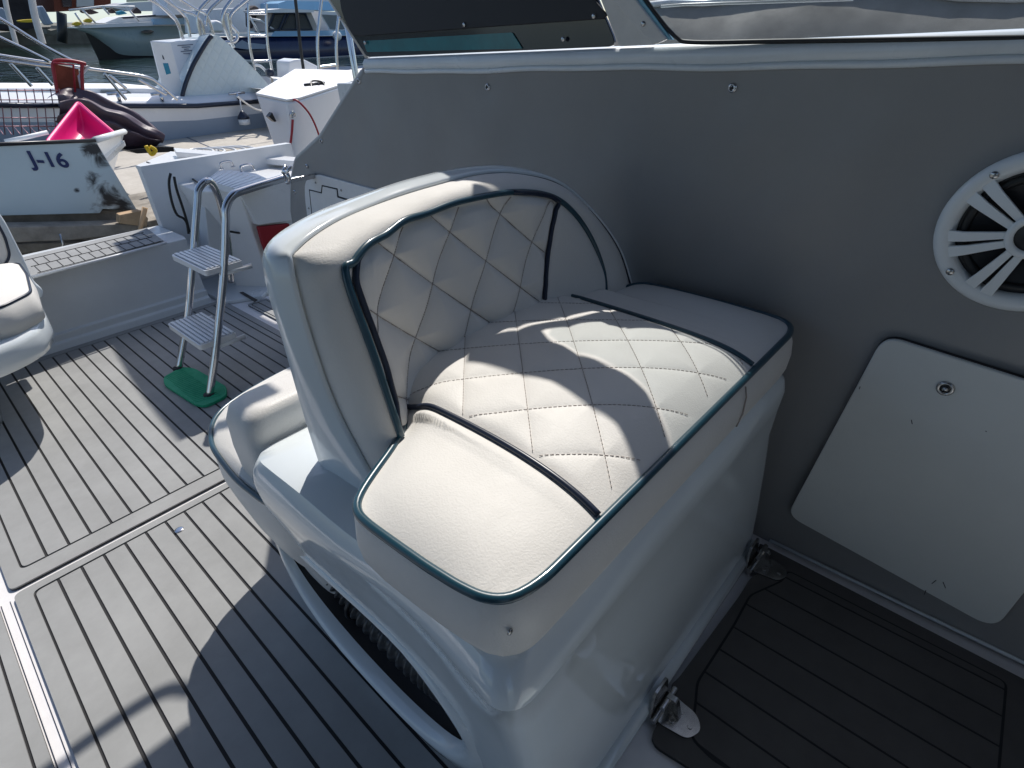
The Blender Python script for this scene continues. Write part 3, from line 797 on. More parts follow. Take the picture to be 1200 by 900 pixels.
# door
DR = thing('locker_door', (WX, -.02, .1), 'off-white locker door with round push latch in the dark wall', 'door')
dp = [F(a, b, x=WX - .006) for a, b in [(1037, 391), (924, 601), (1166, 734), (1258, 620), (1262, 462)]]
dcn = sum(dp, Vector())/5
mb = MB().prism([p + Vector((.003, 0, 0)) for p in rpoly([dcn + (p - dcn)*1.005 for p in dp], [.03, .03, .035, .03, .03], 8)], (-.006, 0, 0)); obj('door_shadow_rim', mb, 'rubber', DR)  # black rim stands in for the thin shadow round the door edge
do = MB().prism(rpoly(dp, [.03, .03, .035, .03, .03], 8), (-.010, 0, 0)); obj('door_panel', do, 'door', DR, bevel=.0025, seg=3)
lp = F(1108, 455, x=WX - .016)
mb = MB().tube([lp + Vector((-.001, .0095*math.cos(a), .0095*math.sin(a))) for a in [k*math.pi/10 for k in range(20)]], .0032, 8, closed=True)
mb.disc(lp, (-1, 0, 0), .0085, .0015, 16, 1); mb.disc(lp + Vector((-.001, 0, -.001)), (-1, 0, 0), .0045, .004, 12, 0)
obj('push_latch', mb, ['dchrome', 'black'], DR)
for a, b, c, d in [(1097, 680, 1092, 684), (1105, 682, 1108, 689), (1085, 692, 1083, 697), (1008, 453, 1007, 456), (1068, 492, 1069, 497), (1155, 505, 1156, 506)]:
    obj('scratch', MB().tube([F(a, b, x=WX - .0163), F(c, d, x=WX - .0163)], .0007, 5), 'black', DR)
# unseen forward bulkhead, added behind the camera to darken the footwell
FB = MB().box((-.45, -1.05, 0), (1.06, -.98, 1.6)); o = obj('added_dark_bulkhead', FB, 'wall', None, bevel=.01)
tag(o, 'unseen grey forward bulkhead added to darken the helm footwell', 'bulkhead')
o = obj('added_dark_side_panel', MB().box((-1.27, -1.05, 0), (-1.22, .35, 1.6)), 'wall', None, bevel=.01); tag(o, 'unseen grey side panel added opposite the quilted seat to cut sky light', 'side panel')  # out-of-view panel, added to keep sky light off the seat front and footwell
# =================================================================== aft bulkhead, platform, stern block
TB = thing('aft_bulkhead', (.3, 2.78, 0), 'low grey-white aft bulkhead with stepped foot behind the boarding ladder', 'bulkhead')
mb = MB(); mb.prism([(-1.3, y, z) for y, z in [(2.765, 0), (2.772, .035), (2.785, .04), (2.785, .068), (2.80, .072), (2.815, .312), (2.84, .32), (3.16, .32), (3.16, -.5), (2.80, -.5), (2.80, 0)]], (2.14, 0, 0))
obj('bulkhead_body', mb, 'gel_grey', TB, bevel=.004)
tp = [F(a, b, z=.324) for a, b in [(45, 322), (192, 283), (172, 268), (160, 271), (25, 303), (-200, 375), (-180, 390)]]
mb = MB().prism([p + Vector((0, .0, 0)) for p in tp], (0, 0, .004)); obj('platform_mat', mb, 'eva', TB)
tl = MB()
a0, a1 = F(45, 321, z=.329), F(190, 283.5, z=.329); b0, b1 = F(27, 303.5, z=.329), F(166, 271, z=.329)
for t in (0.06, .47, .90):
    p, q = a0.lerp(b0, t), a1.lerp(b1, t); tl.tube([p, q], .0015, 5)
for r_, (u0, u1) in enumerate([(.06, .47), (.47, .90)]):
    for k in range(12):
        s_ = (k + .4*r_ + .3)/12
        if s_ < 1: tl.tube([a0.lerp(a1, s_).lerp(b0.lerp(b1, s_), u0), a0.lerp(a1, s_).lerp(b0.lerp(b1, s_), u1)], .0015, 5)
obj('mat_grooves', tl, 'groove', TB)
mb = MB().tube([F(38, 325, z=.322), F(195, 284.5, z=.322)], .006, 8); obj('top_lip', mb, 'white', TB)
# vent and passage sole
V = thing('passage_sole', (1.0, 2.8, 0), 'grey moulded passage sole with a slotted drain beyond the ladder', 'passage floor')
mb = MB().prism([(.87, 2.70, .0), (1.02, 2.62, .0), (1.4, 2.9, .0), (1.4, 3.2, .0), (.86, 3.2, 0)], (0, 0, .02)); obj('sole_moulding', mb, 'gel_grey', V, bevel=.006)
mb = MB().prism([F(a, b, z=.022) for a, b in [(281, 343), (285, 342.5), (302, 352), (298, 354)]], (0, 0, .003)); obj('drain_slot', mb, 'black', V)
mb = MB().box((.84, 3.1, 0), (1.6, 3.16, .6)); obj('back_wall', mb, 'gel2', V)
mb = MB().prism([F(a, b, y=2.66) for a, b in [(303, 266), (340, 262), (334, 292), (315, 304), (308, 285)]], (0, .03, 0))
o = obj('red_bag', mb, 'red', None, bevel=.006); tag(o, 'dark red folded cloth bag in the passage behind the seat', 'bag')
SB = thing('stern_platform_box', (1.3, 3.0, 0), 'white moulded stern box with non-skid lid beyond the bulkhead', 'stern box')
top = [F(a, b, z=.5) for a, b in [(158, 194), (200, 177), (232, 181), (360, 192), (347, 207), (312, 215), (279, 223), (230, 224)]]
bot = [p.copy() for p in top]
for p in bot: p.z = -.4; 
low = [Vector((p.x + (1.35 - p.x)*.12, p.y + (3.2 - p.y)*.25 if p.y > 3.2 else p.y + .06, .30)) for p in top]
for p in bot: p.x += (1.3 - p.x)*.2
mb = MB().loft([bot, low, [p - Vector((0, 0, .012)) for p in top], top], True, True, True, smooth=False); obj('box_body', mb, 'gel2', SB, bevel=.008, seg=3)
rimp = [F(a, b, z=.515) for a, b in [(205, 179), (350, 191), (348, 196), (208, 184)]]
mb = MB().prism(rimp, (0, 0, .03)); obj('back_rim', mb, 'gel2', SB, bevel=.004)
ld = [F(a, b, z=.535) for a, b in [(241, 211), (258, 198), (300, 203), (316, 210.5), (279, 221.5)]]
mb = MB().prism(ld, (0, 0, -.03)); obj('lid', mb, 'deckw', SB, bevel=.003)
ldl = MB()
for k in range(9):
    t = (k + .5)/9; ldl.tube([ld[0].lerp(ld[4], t) + Vector((0, 0, .001)), ld[1].lerp(ld[3], t) + Vector((0, 0, .001))], .0022, 4)
obj('lid_grooves', ldl, 'hull', SB)
# vertical faces of the stern box nearest the ladder
mb = MB().prism([F(a, b, y=2.66) for a, b in [(279, 224), (344, 206), (346, 258), (303, 264)]], (0, .12, 0)); obj('locker_face', mb, 'gel2', SB, bevel=.004)
mb = MB().prism([F(a, b, y=2.84) for a, b in [(238, 224), (262, 210), (290, 224), (302, 264), (264, 302), (246, 300)]], (0, .10, 0)); obj('side_face', mb, 'gel_grey', SB, bevel=.004)
mb = MB().tube(catmull([F(a, b, y=2.78) for a, b in [(262, 222), (272, 240), (284, 270), (281, 273), (268, 271)]], 24), .005, 6); obj('rubber_seal', mb, 'rubber', SB)
st = thing('tie_strap', F(212, 203, z=.5), 'black webbing strap knotted over the edge of the white stern box', 'strap')
for l_ in [[(200, 203), (198, 215), (201, 235), (207, 251), (215, 256), (219, 262), (221, 274)], [(204, 207), (207, 222), (213, 240), (218, 256), (222, 272)]]:
    obj('strap_tail', MB().tube(catmull([F(a, b, y=2.815) for a, b in l_], 24), .0055, 6), 'rubber', st)
obj('strap_band', MB().tube(catmull([F(a, b, z=.508) for a, b in [(172, 190), (190, 197), (205, 203), (213, 202), (232, 214), (238, 218)]], 24), .0045, 6), 'rubber', st)
obj('strap_band', MB().tube(catmull([F(a, b, z=.51) for a, b in [(213, 203), (225, 202), (236, 194), (248, 188)]], 24), .0045, 6), 'rubber', st)
mb = MB()
for k in range(5): mb.tube(catmull([F(205 + k*4, 206 - k, z=.508), F(209 + k*3, 199 + (k % 2)*4, z=.525), F(213 + k*2, 207 - k*2, z=.508)], 9), .006, 6)
obj('knot', mb, 'rubber', st)
for i, (a, b) in enumerate([(266, 196), (290, 200)]):
    c = F(a, b, z=.535)
    mb = MB().tube(catmull([c + Vector(v) for v in [(-.03, 0, 0), (-.025, 0, .025), (.025, 0, .025), (.03, 0, 0)]], 14), .006, 8); mb.disc(c + Vector((-.03, 0, -.003)), (0, 0, 1), .012, .004, 12); mb.disc(c + Vector((.03, 0, -.003)), (0, 0, 1), .012, .004, 12)
    o = obj('cleat', mb, 'chrome'); tag(o, ['chrome cleat on the stern box top, further from the wall', 'chrome cleat on the stern box top, nearer the grey wall'][i], 'cleat', 'cleats on the stern box')
# =================================================================== ladder and its pad
LD = thing('boarding_ladder', (.47, 2.03, 0), 'stainless steel boarding ladder with white ribbed steps standing on a green pad', 'ladder')
near = catmull([(.462, 1.886, .012), (.545, 1.886, .192), (.636, 1.886, .406), (.690, 1.886, .555), (.705, 1.886, .60), (.735, 1.886, .632), (.78, 1.886, .642), (.925, 1.886, .656)], 50)
far = catmull([(.468, 2.18, .012), (.565, 2.18, .199), (.652, 2.18, .403), (.722, 2.18, .57), (.745, 2.18, .62), (.785, 2.18, .640), F(254, 226, y=2.22), F(262, 255, y=2.26), F(268, 292, y=2.30), F(271, 330, y=2.34)], 60)
obj('rail', MB().tube(near, .0125, 14), 'chrome', LD); obj('rail', MB().tube(far, .0125, 14), 'chrome', LD)
for z, x0 in ((.2, .487), (.43, .580)):
    mb = MB(); 
    mb.prism(rpoly([(x0, 1.88, z), (x0 + .125, 1.88, z), (x0 + .125, 2.165, z), (x0, 2.165, z)], .012, 4), (0, 0, -.018), 0)
    for k in range(8):
        xx = x0 + .010 + k*.0145; mb.box((xx, 1.886, z + .0002), (xx + .0095, 2.159, z + .004), 0)
    for k in range(9):
        xx = x0 + .0062 + k*.0145; mb.box((xx, 1.889, z + .0001), (xx + .0022, 2.156, z + .0008), 1)
    stp = obj('step', mb, ['white', 'ink'], LD)
    for yy in (1.886, 2.15): obj('bracket', MB().tube([(x0 + .06, yy, z - .026), (x0 + .15, yy, z - .026)], .009, 8), 'white', stp)
obj('foot', MB().disc((.462, 1.886, .012), (0, 0, 1), .018, .012, 14), 'rubber', LD); obj('foot', MB().disc((.468, 2.18, .012), (0, 0, 1), .018, .012, 14), 'rubber', LD)
cl = thing('rail_clip', F(332, 208, x=.93), 'chrome spring clip holding the top of the ladder rail', 'clip')
c = Vector((.925, 1.886, .656))
mb = MB().tube([c + Vector((.004, .018*math.cos(a), .018*math.sin(a))) for a in [k*math.pi/8 + .8 for k in range(13)]], .006, 8)
mb.tube([c + Vector((.0, -.012, .012)), c + Vector((.02, -.018, .036))], .005, 8); mb.tube([c + Vector((.0, .012, .012)), c + Vector((.02, .018, .034))], .005, 8)
obj('clip_jaw', mb, 'chrome', cl)
mb = MB().box((c.x + .01, c.y - .012, c.z - .02), (c.x + .11, c.y + .012, c.z - .004)); obj('clip_base', mb, 'dchrome', cl, bevel=.003)
pp = [F(a, b, z=.018) for a, b in [(188, 443), (196, 434), (220, 430), (262, 449), (266, 466), (240, 476), (226, 474)]]
pp = [Vector((.40, 2.33, .010)), Vector((.40, 2.33, .010))]
pd = [F(a, b, z=.022) for a, b in [(191, 441), (213, 429), (228, 431), (265, 452), (265, 463), (240, 475), (228, 473), (192, 450)]]
mb = MB().prism(rpoly([p - Vector((0, 0, .012)) for p in pd], .02, 4), (0, 0, .010), 0)
p_ = [p for p in pd]
for k in range(1, 22):
    t = k/22; 
    a = p_[1].lerp(p_[4], t); b = p_[0].lerp(p_[6], t); a = a.lerp(b, .12); b = b.lerp(a, .06); a.z = b.z = .0205; mb.tube([a, b], .0016, 4)
o = obj('kneeling_pad', mb, 'green', None, bevel=.002); tag(o, 'green ribbed foam pad lying under the ladder feet', 'pad')
# =================================================================== port quarter seat (left edge)
QS = thing('quarter_seat', (.0, 2.1, .25), 'white moulded corner seat with purple-piped cushion at the left edge of the cockpit', 'seat')
mb = MB()
base = [F(a, b, z=.33) for a, b in [(-140, 345), (0, 330), (30, 338), (46, 352), (55, 372), (45, 388), (22, 402), (-10, 416), (-160, 470)]]
q = rpoly(base, .04, 5)
qc = sum(q, Vector())/len(q)
def scl(k, z): return [Vector((qc.x + (p.x - qc.x)*k, qc.y + (p.y - qc.y)*k, z)) for p in q]
sh_ = lambda L_, d: [p + Vector((-d, .02, 0)) for p in L_]
mb.loft([sh_(scl(.4, .0), .16), sh_(scl(.42, .16), .14), sh_(scl(.74, .225), .03), scl(.95, .255), scl(1.0, .285), scl(1.0, .32), scl(.97, .34), scl(.9, .345)], True, True, True)
obj('seat_base', mb, 'gel', QS)
cu = [F(a, b, z=.43) for a, b in [(-140, 322), (0, 312), (22, 309), (31, 322), (36, 343), (2, 360), (-160, 405)]]
cu = rpoly(cu, .03, 5); cc2 = sum(cu, Vector())/len(cu)
def sc2(k, z, kk=0): return [Vector((cc2.x + (p.x - cc2.x)*k, cc2.y + (p.y - cc2.y)*k, z)) for p in cu]
obj('cushion', MB().loft([sc2(1.03, .345), sc2(1.06, .38), sc2(1.03, .425), sc2(1., .43), sc2(.9, .442), sc2(.5, .446)], True, True, True), 'vinyl', QS)
obj('piping', MB().tube(sc2(1.01, .431), .004, 8, closed=True), 'dpiping', QS)
bk = [F(a, b, y=2.60) for a, b in [(-140, 200), (-12, 232), (8, 262), (30, 306), (40, 330), (52, 340), (50, 352), (28, 350), (-140, 350)]]
mb = MB().prism(rpoly(bk, .02, 4), (0, .12, 0)); obj('seat_back', mb, 'gel', QS, bevel=.012, seg=4)
bc = [F(a, b, y=2.575) for a, b in [(-140, 240), (-8, 252), (6, 278), (12, 300), (4, 314), (-140, 330)]]
mb = MB().prism(rpoly(bc, .02, 5), (0, .03, 0)); obj('back_cushion', mb, 'vinyl', QS, bevel=.008, seg=3)
obj('back_piping', MB().tube(rpoly(bc, .02, 5), .004, 8, closed=True), 'dpiping', QS)
# =================================================================== HARBOUR (level frame)
WZ = -.75
mb = MB(); mb.add([(-300, -200, WZ), (400, -200, WZ), (400, 400, WZ), (-300, 400, WZ)], [(0, 1, 2, 3)], 0, False)
o = obj('harbour_water', mb, 'water', None, ext=True); tag(o, kind='structure')
def GP(l, **k): return [G(a, b, **k) for a, b in l]
def xbox(mb, pts, dv, mi=0): return mb.prism(pts, dv, mi)
# pier between our stern and the moored boats
mb = MB().prism([(1.35, 4.6, -.32), (14, 1.8, -.32), (14, 7.6, -.32), (2.2, 9.1, -.32), (1.55, 7.2, -.32)], (0, 0, -.28))
pier = obj('pier_deck', mb, 'pier', None, ext=True, bevel=.01); tag(pier, kind='structure')
mb = MB()
for a, b in [((1.7, 5.6), (14, 3.6)), ((1.9, 6.9), (14, 5.4))]:
    mb.tube([(a[0], a[1], -.319), (b[0], b[1], -.319)], .008, 4)
for k in range(5): mb.tube([(2.6 + 1.9*k, 4.6 - .1*k, -.319), (3.0 + 1.9*k, 8.8 - .3*k, -.319)], .008, 4)
obj('pier_joint', mb, 'ink', pier)
# old timbers in front of the skiff
jet = thing('timber_jetty', (.6, 3.9, -.3), 'weathered grey timber beams stacked under the pale blue skiff', 'jetty', ext=True)
def beam(l, y, d, nm='beam'):
    mb = MB().prism(GP(l, y=y), (0, d, 0)); return obj(nm, mb, 'wood', jet, bevel=.008)
beam([(-120, 250), (0, 252), (120, 246), (166, 246), (172, 256), (100, 262), (-120, 266)], 4.05, .5)
beam([(-120, 268), (0, 266), (100, 264), (150, 262), (176, 264), (176, 272), (80, 282), (-120, 290)], 3.85, .12)
beam([(-120, 292), (0, 286), (90, 284), (110, 286), (20, 298), (-120, 312)], 4.1, .10)
mb = MB().prism(GP([(140, 252), (165, 247), (174, 256), (172, 266), (140, 262)], y=3.82), (0, .06, 0)); obj('end_block', mb, 'palewood', jet, bevel=.004)
mb = MB(); mb.prism([(-1.6, 4.2, -.10), (1.35, 4.2, -.10), (1.35, 5.0, -.10), (-1.6, 5.0, -.10)], (0, 0, -.15)); obj('plank_deck', mb, 'wood', jet, bevel=.01)
mb = MB().tube(GP([(70, 274), (74, 286), (72, 300)], y=3.8), .006, 6); obj('bolt', mb, 'dchrome', jet)
mb = MB().tube(GP([(170, 243), (166, 262), (161, 283)], y=3.3), .012, 8, rfun=lambda i: .013 - .002*i)
o = obj('wooden_stake', mb, 'palewood', None, ext=True); tag(o, 'thin pale wooden stake leaning between skiff and stern box', 'stake')
# pale blue skiff J-16
def scuffed(org, circles):
    m = mat('scuffed_skiff_paint', (.56, .66, .69), .45); nt = m.node_tree; b = nt.nodes['Principled BSDF']
    tc = nt.nodes.new('ShaderNodeTexCoord'); acc = None
    n = nt.nodes.new('ShaderNodeTexNoise'); n.inputs['Scale'].default_value = 9; n.inputs['Detail'].default_value = 9; n.inputs['Roughness'].default_value = .65; n.inputs['Distortion'].default_value = .8; nt.links.new(tc.outputs['Object'], n.inputs['Vector'])
    am = nt.nodes.new('ShaderNodeMath'); am.operation = 'MULTIPLY'; am.inputs[1].default_value = 4.0; nt.links.new(n.outputs['Fac'], am.inputs[0])
    for c, r in circles:
        d = nt.nodes.new('ShaderNodeVectorMath'); d.operation = 'DISTANCE'; d.inputs[1].default_value = c - org; nt.links.new(tc.outputs['Object'], d.inputs[0])
        k = nt.nodes.new('ShaderNodeMapRange'); k.clamp = False; k.inputs['From Min'].default_value = 0; k.inputs['From Max'].default_value = r; k.inputs['To Min'].default_value = 1; k.inputs['To Max'].default_value = .3
        nt.links.new(d.outputs['Value'], k.inputs['Value'])
        if acc is None: acc = k.outputs[0]
        else:
            mx = nt.nodes.new('ShaderNodeMath'); mx.operation = 'MAXIMUM'; nt.links.new(acc, mx.inputs[0]); nt.links.new(k.outputs[0], mx.inputs[1]); acc = mx.outputs[0]
    ad = nt.nodes.new('ShaderNodeMath'); ad.operation = 'ADD'; nt.links.new(acc, ad.inputs[0]); nt.links.new(am.outputs[0], ad.inputs[1])
    mr = nt.nodes.new('ShaderNodeMapRange'); mr.interpolation_type = 'SMOOTHSTEP'; mr.inputs['From Min'].default_value = 1.95; mr.inputs['From Max'].default_value = 3.0; nt.links.new(ad.outputs[0], mr.inputs['Value'])
    n2 = nt.nodes.new('ShaderNodeTexNoise'); n2.inputs['Scale'].default_value = 3; n2.inputs['Detail'].default_value = 6; nt.links.new(tc.outputs['Object'], n2.inputs['Vector'])
    cr = nt.nodes.new('ShaderNodeMix'); cr.data_type = 'RGBA'; cr.inputs[6].default_value = (.50, .60, .63, 1); cr.inputs[7].default_value = (.64, .73, .76, 1); nt.links.new(n2.outputs['Fac'], cr.inputs[0])
    mi = nt.nodes.new('ShaderNodeMix'); mi.data_type = 'RGBA'; nt.links.new(mr.outputs[0], mi.inputs[0]); nt.links.new(cr.outputs[2], mi.inputs[6]); mi.inputs[7].default_value = (.03, .032, .036, 1)
    nt.links.new(mi.outputs[2], b.inputs['Base Color']); M['scuffed'] = m
SK = thing('skiff', (.5, 4.3, .05), 'pale blue square-ended skiff marked J-16 with black scuffs', 'skiff', ext=True)
ys0 = 4.0
fr = GP([(-150, 170), (0, 169.5), (112, 165), (161, 247), (121, 245), (117, 250), (0, 253), (-150, 258)], y=ys0)
scuffed(ORG[SK], [(G(a, b, y=ys0), r) for a, b, r in [(111, 175, .045), (118, 186, .04), (109, 212, .03), (117, 222, .045), (128, 233, .06), (142, 242, .055), (153, 246, .035), (90, 223, .012)]])
mb = MB().prism(fr, (0, .03, 0)); obj('transom_board', mb, 'scuffed', SK, bevel=.004)
e0 = G(112, 165, y=ys0); e1 = G(161, 247, y=ys0); r0 = G(146, 155, y=4.75); r1 = Vector((e1.x + .07, 4.75, e1.z))
mb = MB().add([e0, r0, r1, e1, e0 + Vector((-.03, .02, 0)), r0 + Vector((-.03, 0, 0)), r1 + Vector((-.03, 0, 0)), e1 + Vector((-.03, .02, 0))],
    [(0, 1, 2, 3), (4, 7, 6, 5), (0, 4, 5, 1), (1, 5, 6, 2), (3, 2, 6, 7), (0, 3, 7, 4)], 0, False)
obj('side_plank', mb, 'white', SK, bevel=.003)
lft = fr[0]
mb = MB().prism([Vector((lft.x, 4.75, r0.z)), r0, r1, Vector((lft.x, 4.75, fr[-1].z))], (0, .03, 0)); obj('side_plank', mb, 'skiff', SK)
fl = [Vector((lft.x, 4.02, .30)), Vector((e0.x - .02, 4.02, .30)), Vector((r0.x - .02, 4.75, .30)), Vector((lft.x, 4.75, .30))]
mb = MB().prism(fl, (0, 0, -.03)); obj('skiff_floor', mb, 'gel_grey', SK)
mb = MB().tube(GP([(-150, 170), (0, 169), (112, 164.5)], y=ys0 - .004), .010, 8); obj('gunwale_strip', mb, 'black', SK)
mb = MB().tube([e0 + Vector((0, 0, .004)), r0 + Vector((0, 0, .004))], .018, 8); obj('gunwale_cap', mb, 'white', SK)
def blob(l, y, nm='scuff_mark'):
    pts_ = GP(l, y=y); c = sum(pts_, Vector())/len(pts_); ps = catmull(pts_ + [pts_[0]], 80)[:-1]
    mb = MB().prism([p + (p - c)*random.uniform(-.11, .11) for p in ps], (0, .004, 0)); return obj(nm, mb, 'scuff', SK)
blob([(106, 170), (116, 168), (128, 169), (134, 180), (139, 196), (132, 190), (127, 184), (126, 194), (118, 192), (110, 183)], ys0 - .002) if False else None
0 and blob([(106, 171), (112, 169.5), (116, 173), (121, 181), (127, 190), (123, 194), (115, 191), (109, 182)], ys0 - .003)
0 and blob([(103, 206), (112, 208), (124, 213), (136, 222), (147, 232), (158, 245), (146, 247.5), (132, 247), (121, 236), (112, 224)], ys0 - .003)
0 and blob([(86, 218), (92, 220), (95, 228), (90, 229)], ys0 - .003)
def text3(s, p0, size, ax, up, ext_, name, m, parent, thick=.002):
    cu = bpy.data.curves.new(name, 'FONT'); cu.body = s; cu.size = 1; cu.extrude = thick/size; cu.offset = .022
    to = bpy.data.objects.new(name, cu); COL.objects.link(to); bpy.context.view_layer.update()
    me = bpy.data.meshes.new_from_object(to.evaluated_get(bpy.context.evaluated_depsgraph_get())); bpy.data.objects.remove(to, do_unlink=True)
    ax = Vector(ax).normalized(); up = Vector(up).normalized(); nn = ax.cross(up)
    mb = MB(); mb.add([Vector(p0) + ax*v.co.x*size + up*v.co.y*size + nn*v.co.z*size for v in me.vertices], [tuple(f.vertices) for f in me.polygons], 0, False)
    return obj(name, mb, m, parent)
ta, tb = G(38, 194, y=ys0 - .003), G(69, 195.5, y=ys0 - .003); tu = G(38, 179, y=ys0 - .003)
text3('J-16', ta, .105, tb - ta, (-.05, 0, 1), True, 'registration_lettering', 'navytext', SK)
# pink tub
TU = thing('pink_tub', G(100, 165, y=4.45), 'bright pink rectangular plastic tub tipped on the skiff', 'tub', ext=True)
A_, B_, D_ = G(92, 122, y=4.85), G(56, 168, y=4.50), G(134, 158, y=4.50); C_ = B_ + D_ - A_ + Vector((0, 0, .02))
nrm = (B_ - A_).cross(D_ - A_).normalized(); nrm = nrm if nrm.dot(Vector((0, -1, .5))) > 0 else -nrm
cen_ = (A_ + B_ + C_ + D_)/4
def rq(k, d): return rpoly([cen_ + (p - cen_)*k - nrm*d for p in (A_, B_, C_, D_)], .03, 5)
mb = MB().loft([rq(.84, .10), rq(.92, .02), rq(.95, .0), rq(1.03, -.0), rq(1.04, -.012), rq(.97, -.016), rq(.93, .0), rq(.91, .03), rq(.80, .085), rq(.4, .088)], True, True, True)
obj('tub_body', mb, 'pink', TU)
obj('rim', MB().tube(rq(1.03, -.008), .009, 8, closed=True), 'pink', TU)
# dark cloth draped on the cart and pier
rows_ = []
tp_ = catmull(GP([(64, 112), (80, 106), (98, 108), (118, 116), (140, 124), (162, 136), (178, 146), (187, 158)], y=5.6), 60)
bt_ = catmull(GP([(66, 142), (78, 143), (96, 150), (112, 156), (128, 160), (146, 166), (160, 172), (184, 170)], y=5.35), 60)
for i in range(60):
    r_ = []
    for k in range(24):
        t = k/23; p = tp_[i].lerp(bt_[i], t); b_ = .16*math.sin(math.pi*t)
        f_ = .032*math.sin(t*15 + i*.045 + .7*math.sin(i*.07)) + .014*math.sin(t*29 - i*.06 + 2) + .012*math.sin(i*.35 + t*5)
        r_.append(p + Vector((0, -b_ - f_, .03*math.sin(math.pi*t) + f_*.6)))
    rows_.append(r_)
back_ = [[r[0] + Vector((0, .3, -.05)), r[0]] for r in rows_]
mb = MB().grid(rows_); mb.grid(back_); mb.grid([[r[-1], r[-1] + Vector((0, .35, -.03))] for r in rows_])
o = obj('draped_cloth', mb, 'cloth', None, ext=True); tag(o, 'dark plum cloth draped in folds behind the pink tub', 'cloth')
mb = MB().prism(rpoly(GP([(186, 172), (204, 172), (204, 178), (160, 180), (150, 176)], y=5.2), .01), (0, .3, -.02)); o = obj('dark_tray', mb, 'black', None, ext=True, bevel=.004); tag(o, 'flat black tray sticking out beside the dark cloth', 'tray')
mb = MB().tube(catmull(GP([(171, 171), (174, 176), (178, 181), (182, 176), (176, 172)], y=4.95), 24), .014, 8)
o = obj('yellow_hook', mb, 'yellow', None, ext=True); tag(o, 'small yellow plastic hook below the dark cloth', 'hook')
# wire cart
CT = thing('wire_cart', G(30, 160, y=5.5), 'red-trimmed wire mesh cart with a rust brown board, left of the dark cloth', 'cart', ext=True)
mb = MB()
for k in range(15):
    a = -70 + k*10; mb.tube(GP([(a - 1, 104), (a + 3, 128), (a + 6, 158)], y=5.5), .0035, 5)
for yy in (106, 117, 138, 148): mb.tube(GP([(-80, yy + 2), (0, yy), (70, yy)], y=5.5), .0035, 5)
for k in range(15): a = -66 + k*10; mb.tube([G(a, 158, y=5.5), G(a + 4, 158, y=5.5) + Vector((.05, .6, 0))], .003, 4)
obj('mesh_side', mb, 'wire', CT)
obj('bottom_rail', MB().tube(GP([(-80, 124), (0, 122.5), (68, 124)], y=5.48), .014, 8), 'dpiping', CT)
mb = MB().prism(GP([(64, 75), (92, 81), (95, 112), (68, 106)], y=5.6), (0, .02, 0)); obj('board', mb, 'brown', CT)
mb = MB().tube(catmull(GP([(68, 112), (64, 90), (63, 73), (80, 71), (100, 75), (96, 78), (97, 108)], y=5.55), 40), .012, 8); obj('red_frame', mb, 'redwire', CT)
mb = MB().tube(GP([(63, 74), (86, 76), (88, 108)], y=5.52), .008, 6); obj('red_upright', mb, 'redwire', CT)
mb = MB().tube(GP([(96, 78), (104, 77), (93, 90), (97, 110)], y=5.58), .012, 6); obj('handle_bracket', mb, 'white', CT)
mb = MB().tube(GP([(6, 166), (30, 161), (56, 155)], y=4.5), .012, 8); o = obj('pale_stick', mb, 'deckw', None, ext=True); tag(o, 'pale stick lying inside the skiff below the cart', 'stick')
# nearest moored motorboat with the quilted cover
B1 = thing('moored_motorboat', (3, 8.6, WZ), 'white motorboat with quilted triangular cover and dark rub rail behind the pier', 'motorboat', ext=True)
yb = 8.5
sheer = GP([(-260, 128), (0, 119), (66, 119), (165, 119), (230, 119), (312, 114)], y=yb); rub = GP([(-260, 132), (0, 123), (66, 123.5), (165, 124), (230, 124), (312, 118)], y=yb - .03)
ch = GP([(-260, 150), (0, 143), (100, 143), (165, 143), (230, 141), (312, 132)], y=yb - .01); kl = [Vector((p.x, yb + .12, WZ - .05)) for p in ch]
deckb = [p + Vector((0, 1.5, .08)) for p in sheer]; deckm = [p + Vector((0, .10, .05)) for p in sheer]
mb = MB().grid([ch, rub]); mb.grid([rub, sheer]); mb.grid([sheer, deckm]); mb.grid([deckm, deckb]); mb.grid([deckb, [Vector((p.x, p.y, WZ)) for p in deckb]])
bwp = [kl[-1], ch[-1], rub[-1], sheer[-1], deckm[-1], deckb[-1], Vector((deckb[-1].x, deckb[-1].y, WZ))]
mb.add(bwp, [tuple(range(7))], 0, False)
obj('hull', mb, 'hull', B1, sharp=30)
mb = MB().grid([kl, ch]); obj('hull_bottom', mb, 'hullgrey', B1)
obj('rub_rail', MB().tube([p + Vector((0, -.02, 0)) for p in rub], .028, 8), 'dpiping', B1)
mb = MB().prism(GP([(-60, 103), (170, 103), (205, 106), (205, 113), (-60, 113)], y=yb + .5), (0, .9, 0)); obj('foredeck_step', mb, 'deckw', B1, bevel=.02)
# quilted cover
pk = [G(a, b, y=yb + .15) for a, b in [(213, 113), (217, 98), (225, 78), (235, 60), (244, 46), (249, 42), (256, 42), (268, 52), (285, 68), (303, 86), (318, 104), (322, 111)]]
pks = catmull(pk, 40)
mb = MB().prism(pks, (0, .9, 0)); mb.sm = [False]*len(mb.sm)
cv = obj('quilted_cover', mb, 'quilt', B1, sharp=40)
obj('cover_piping', MB().tube([p + Vector((0, -.012, 0)) for p in pks[:18]], .026, 8), 'dpiping', cv)
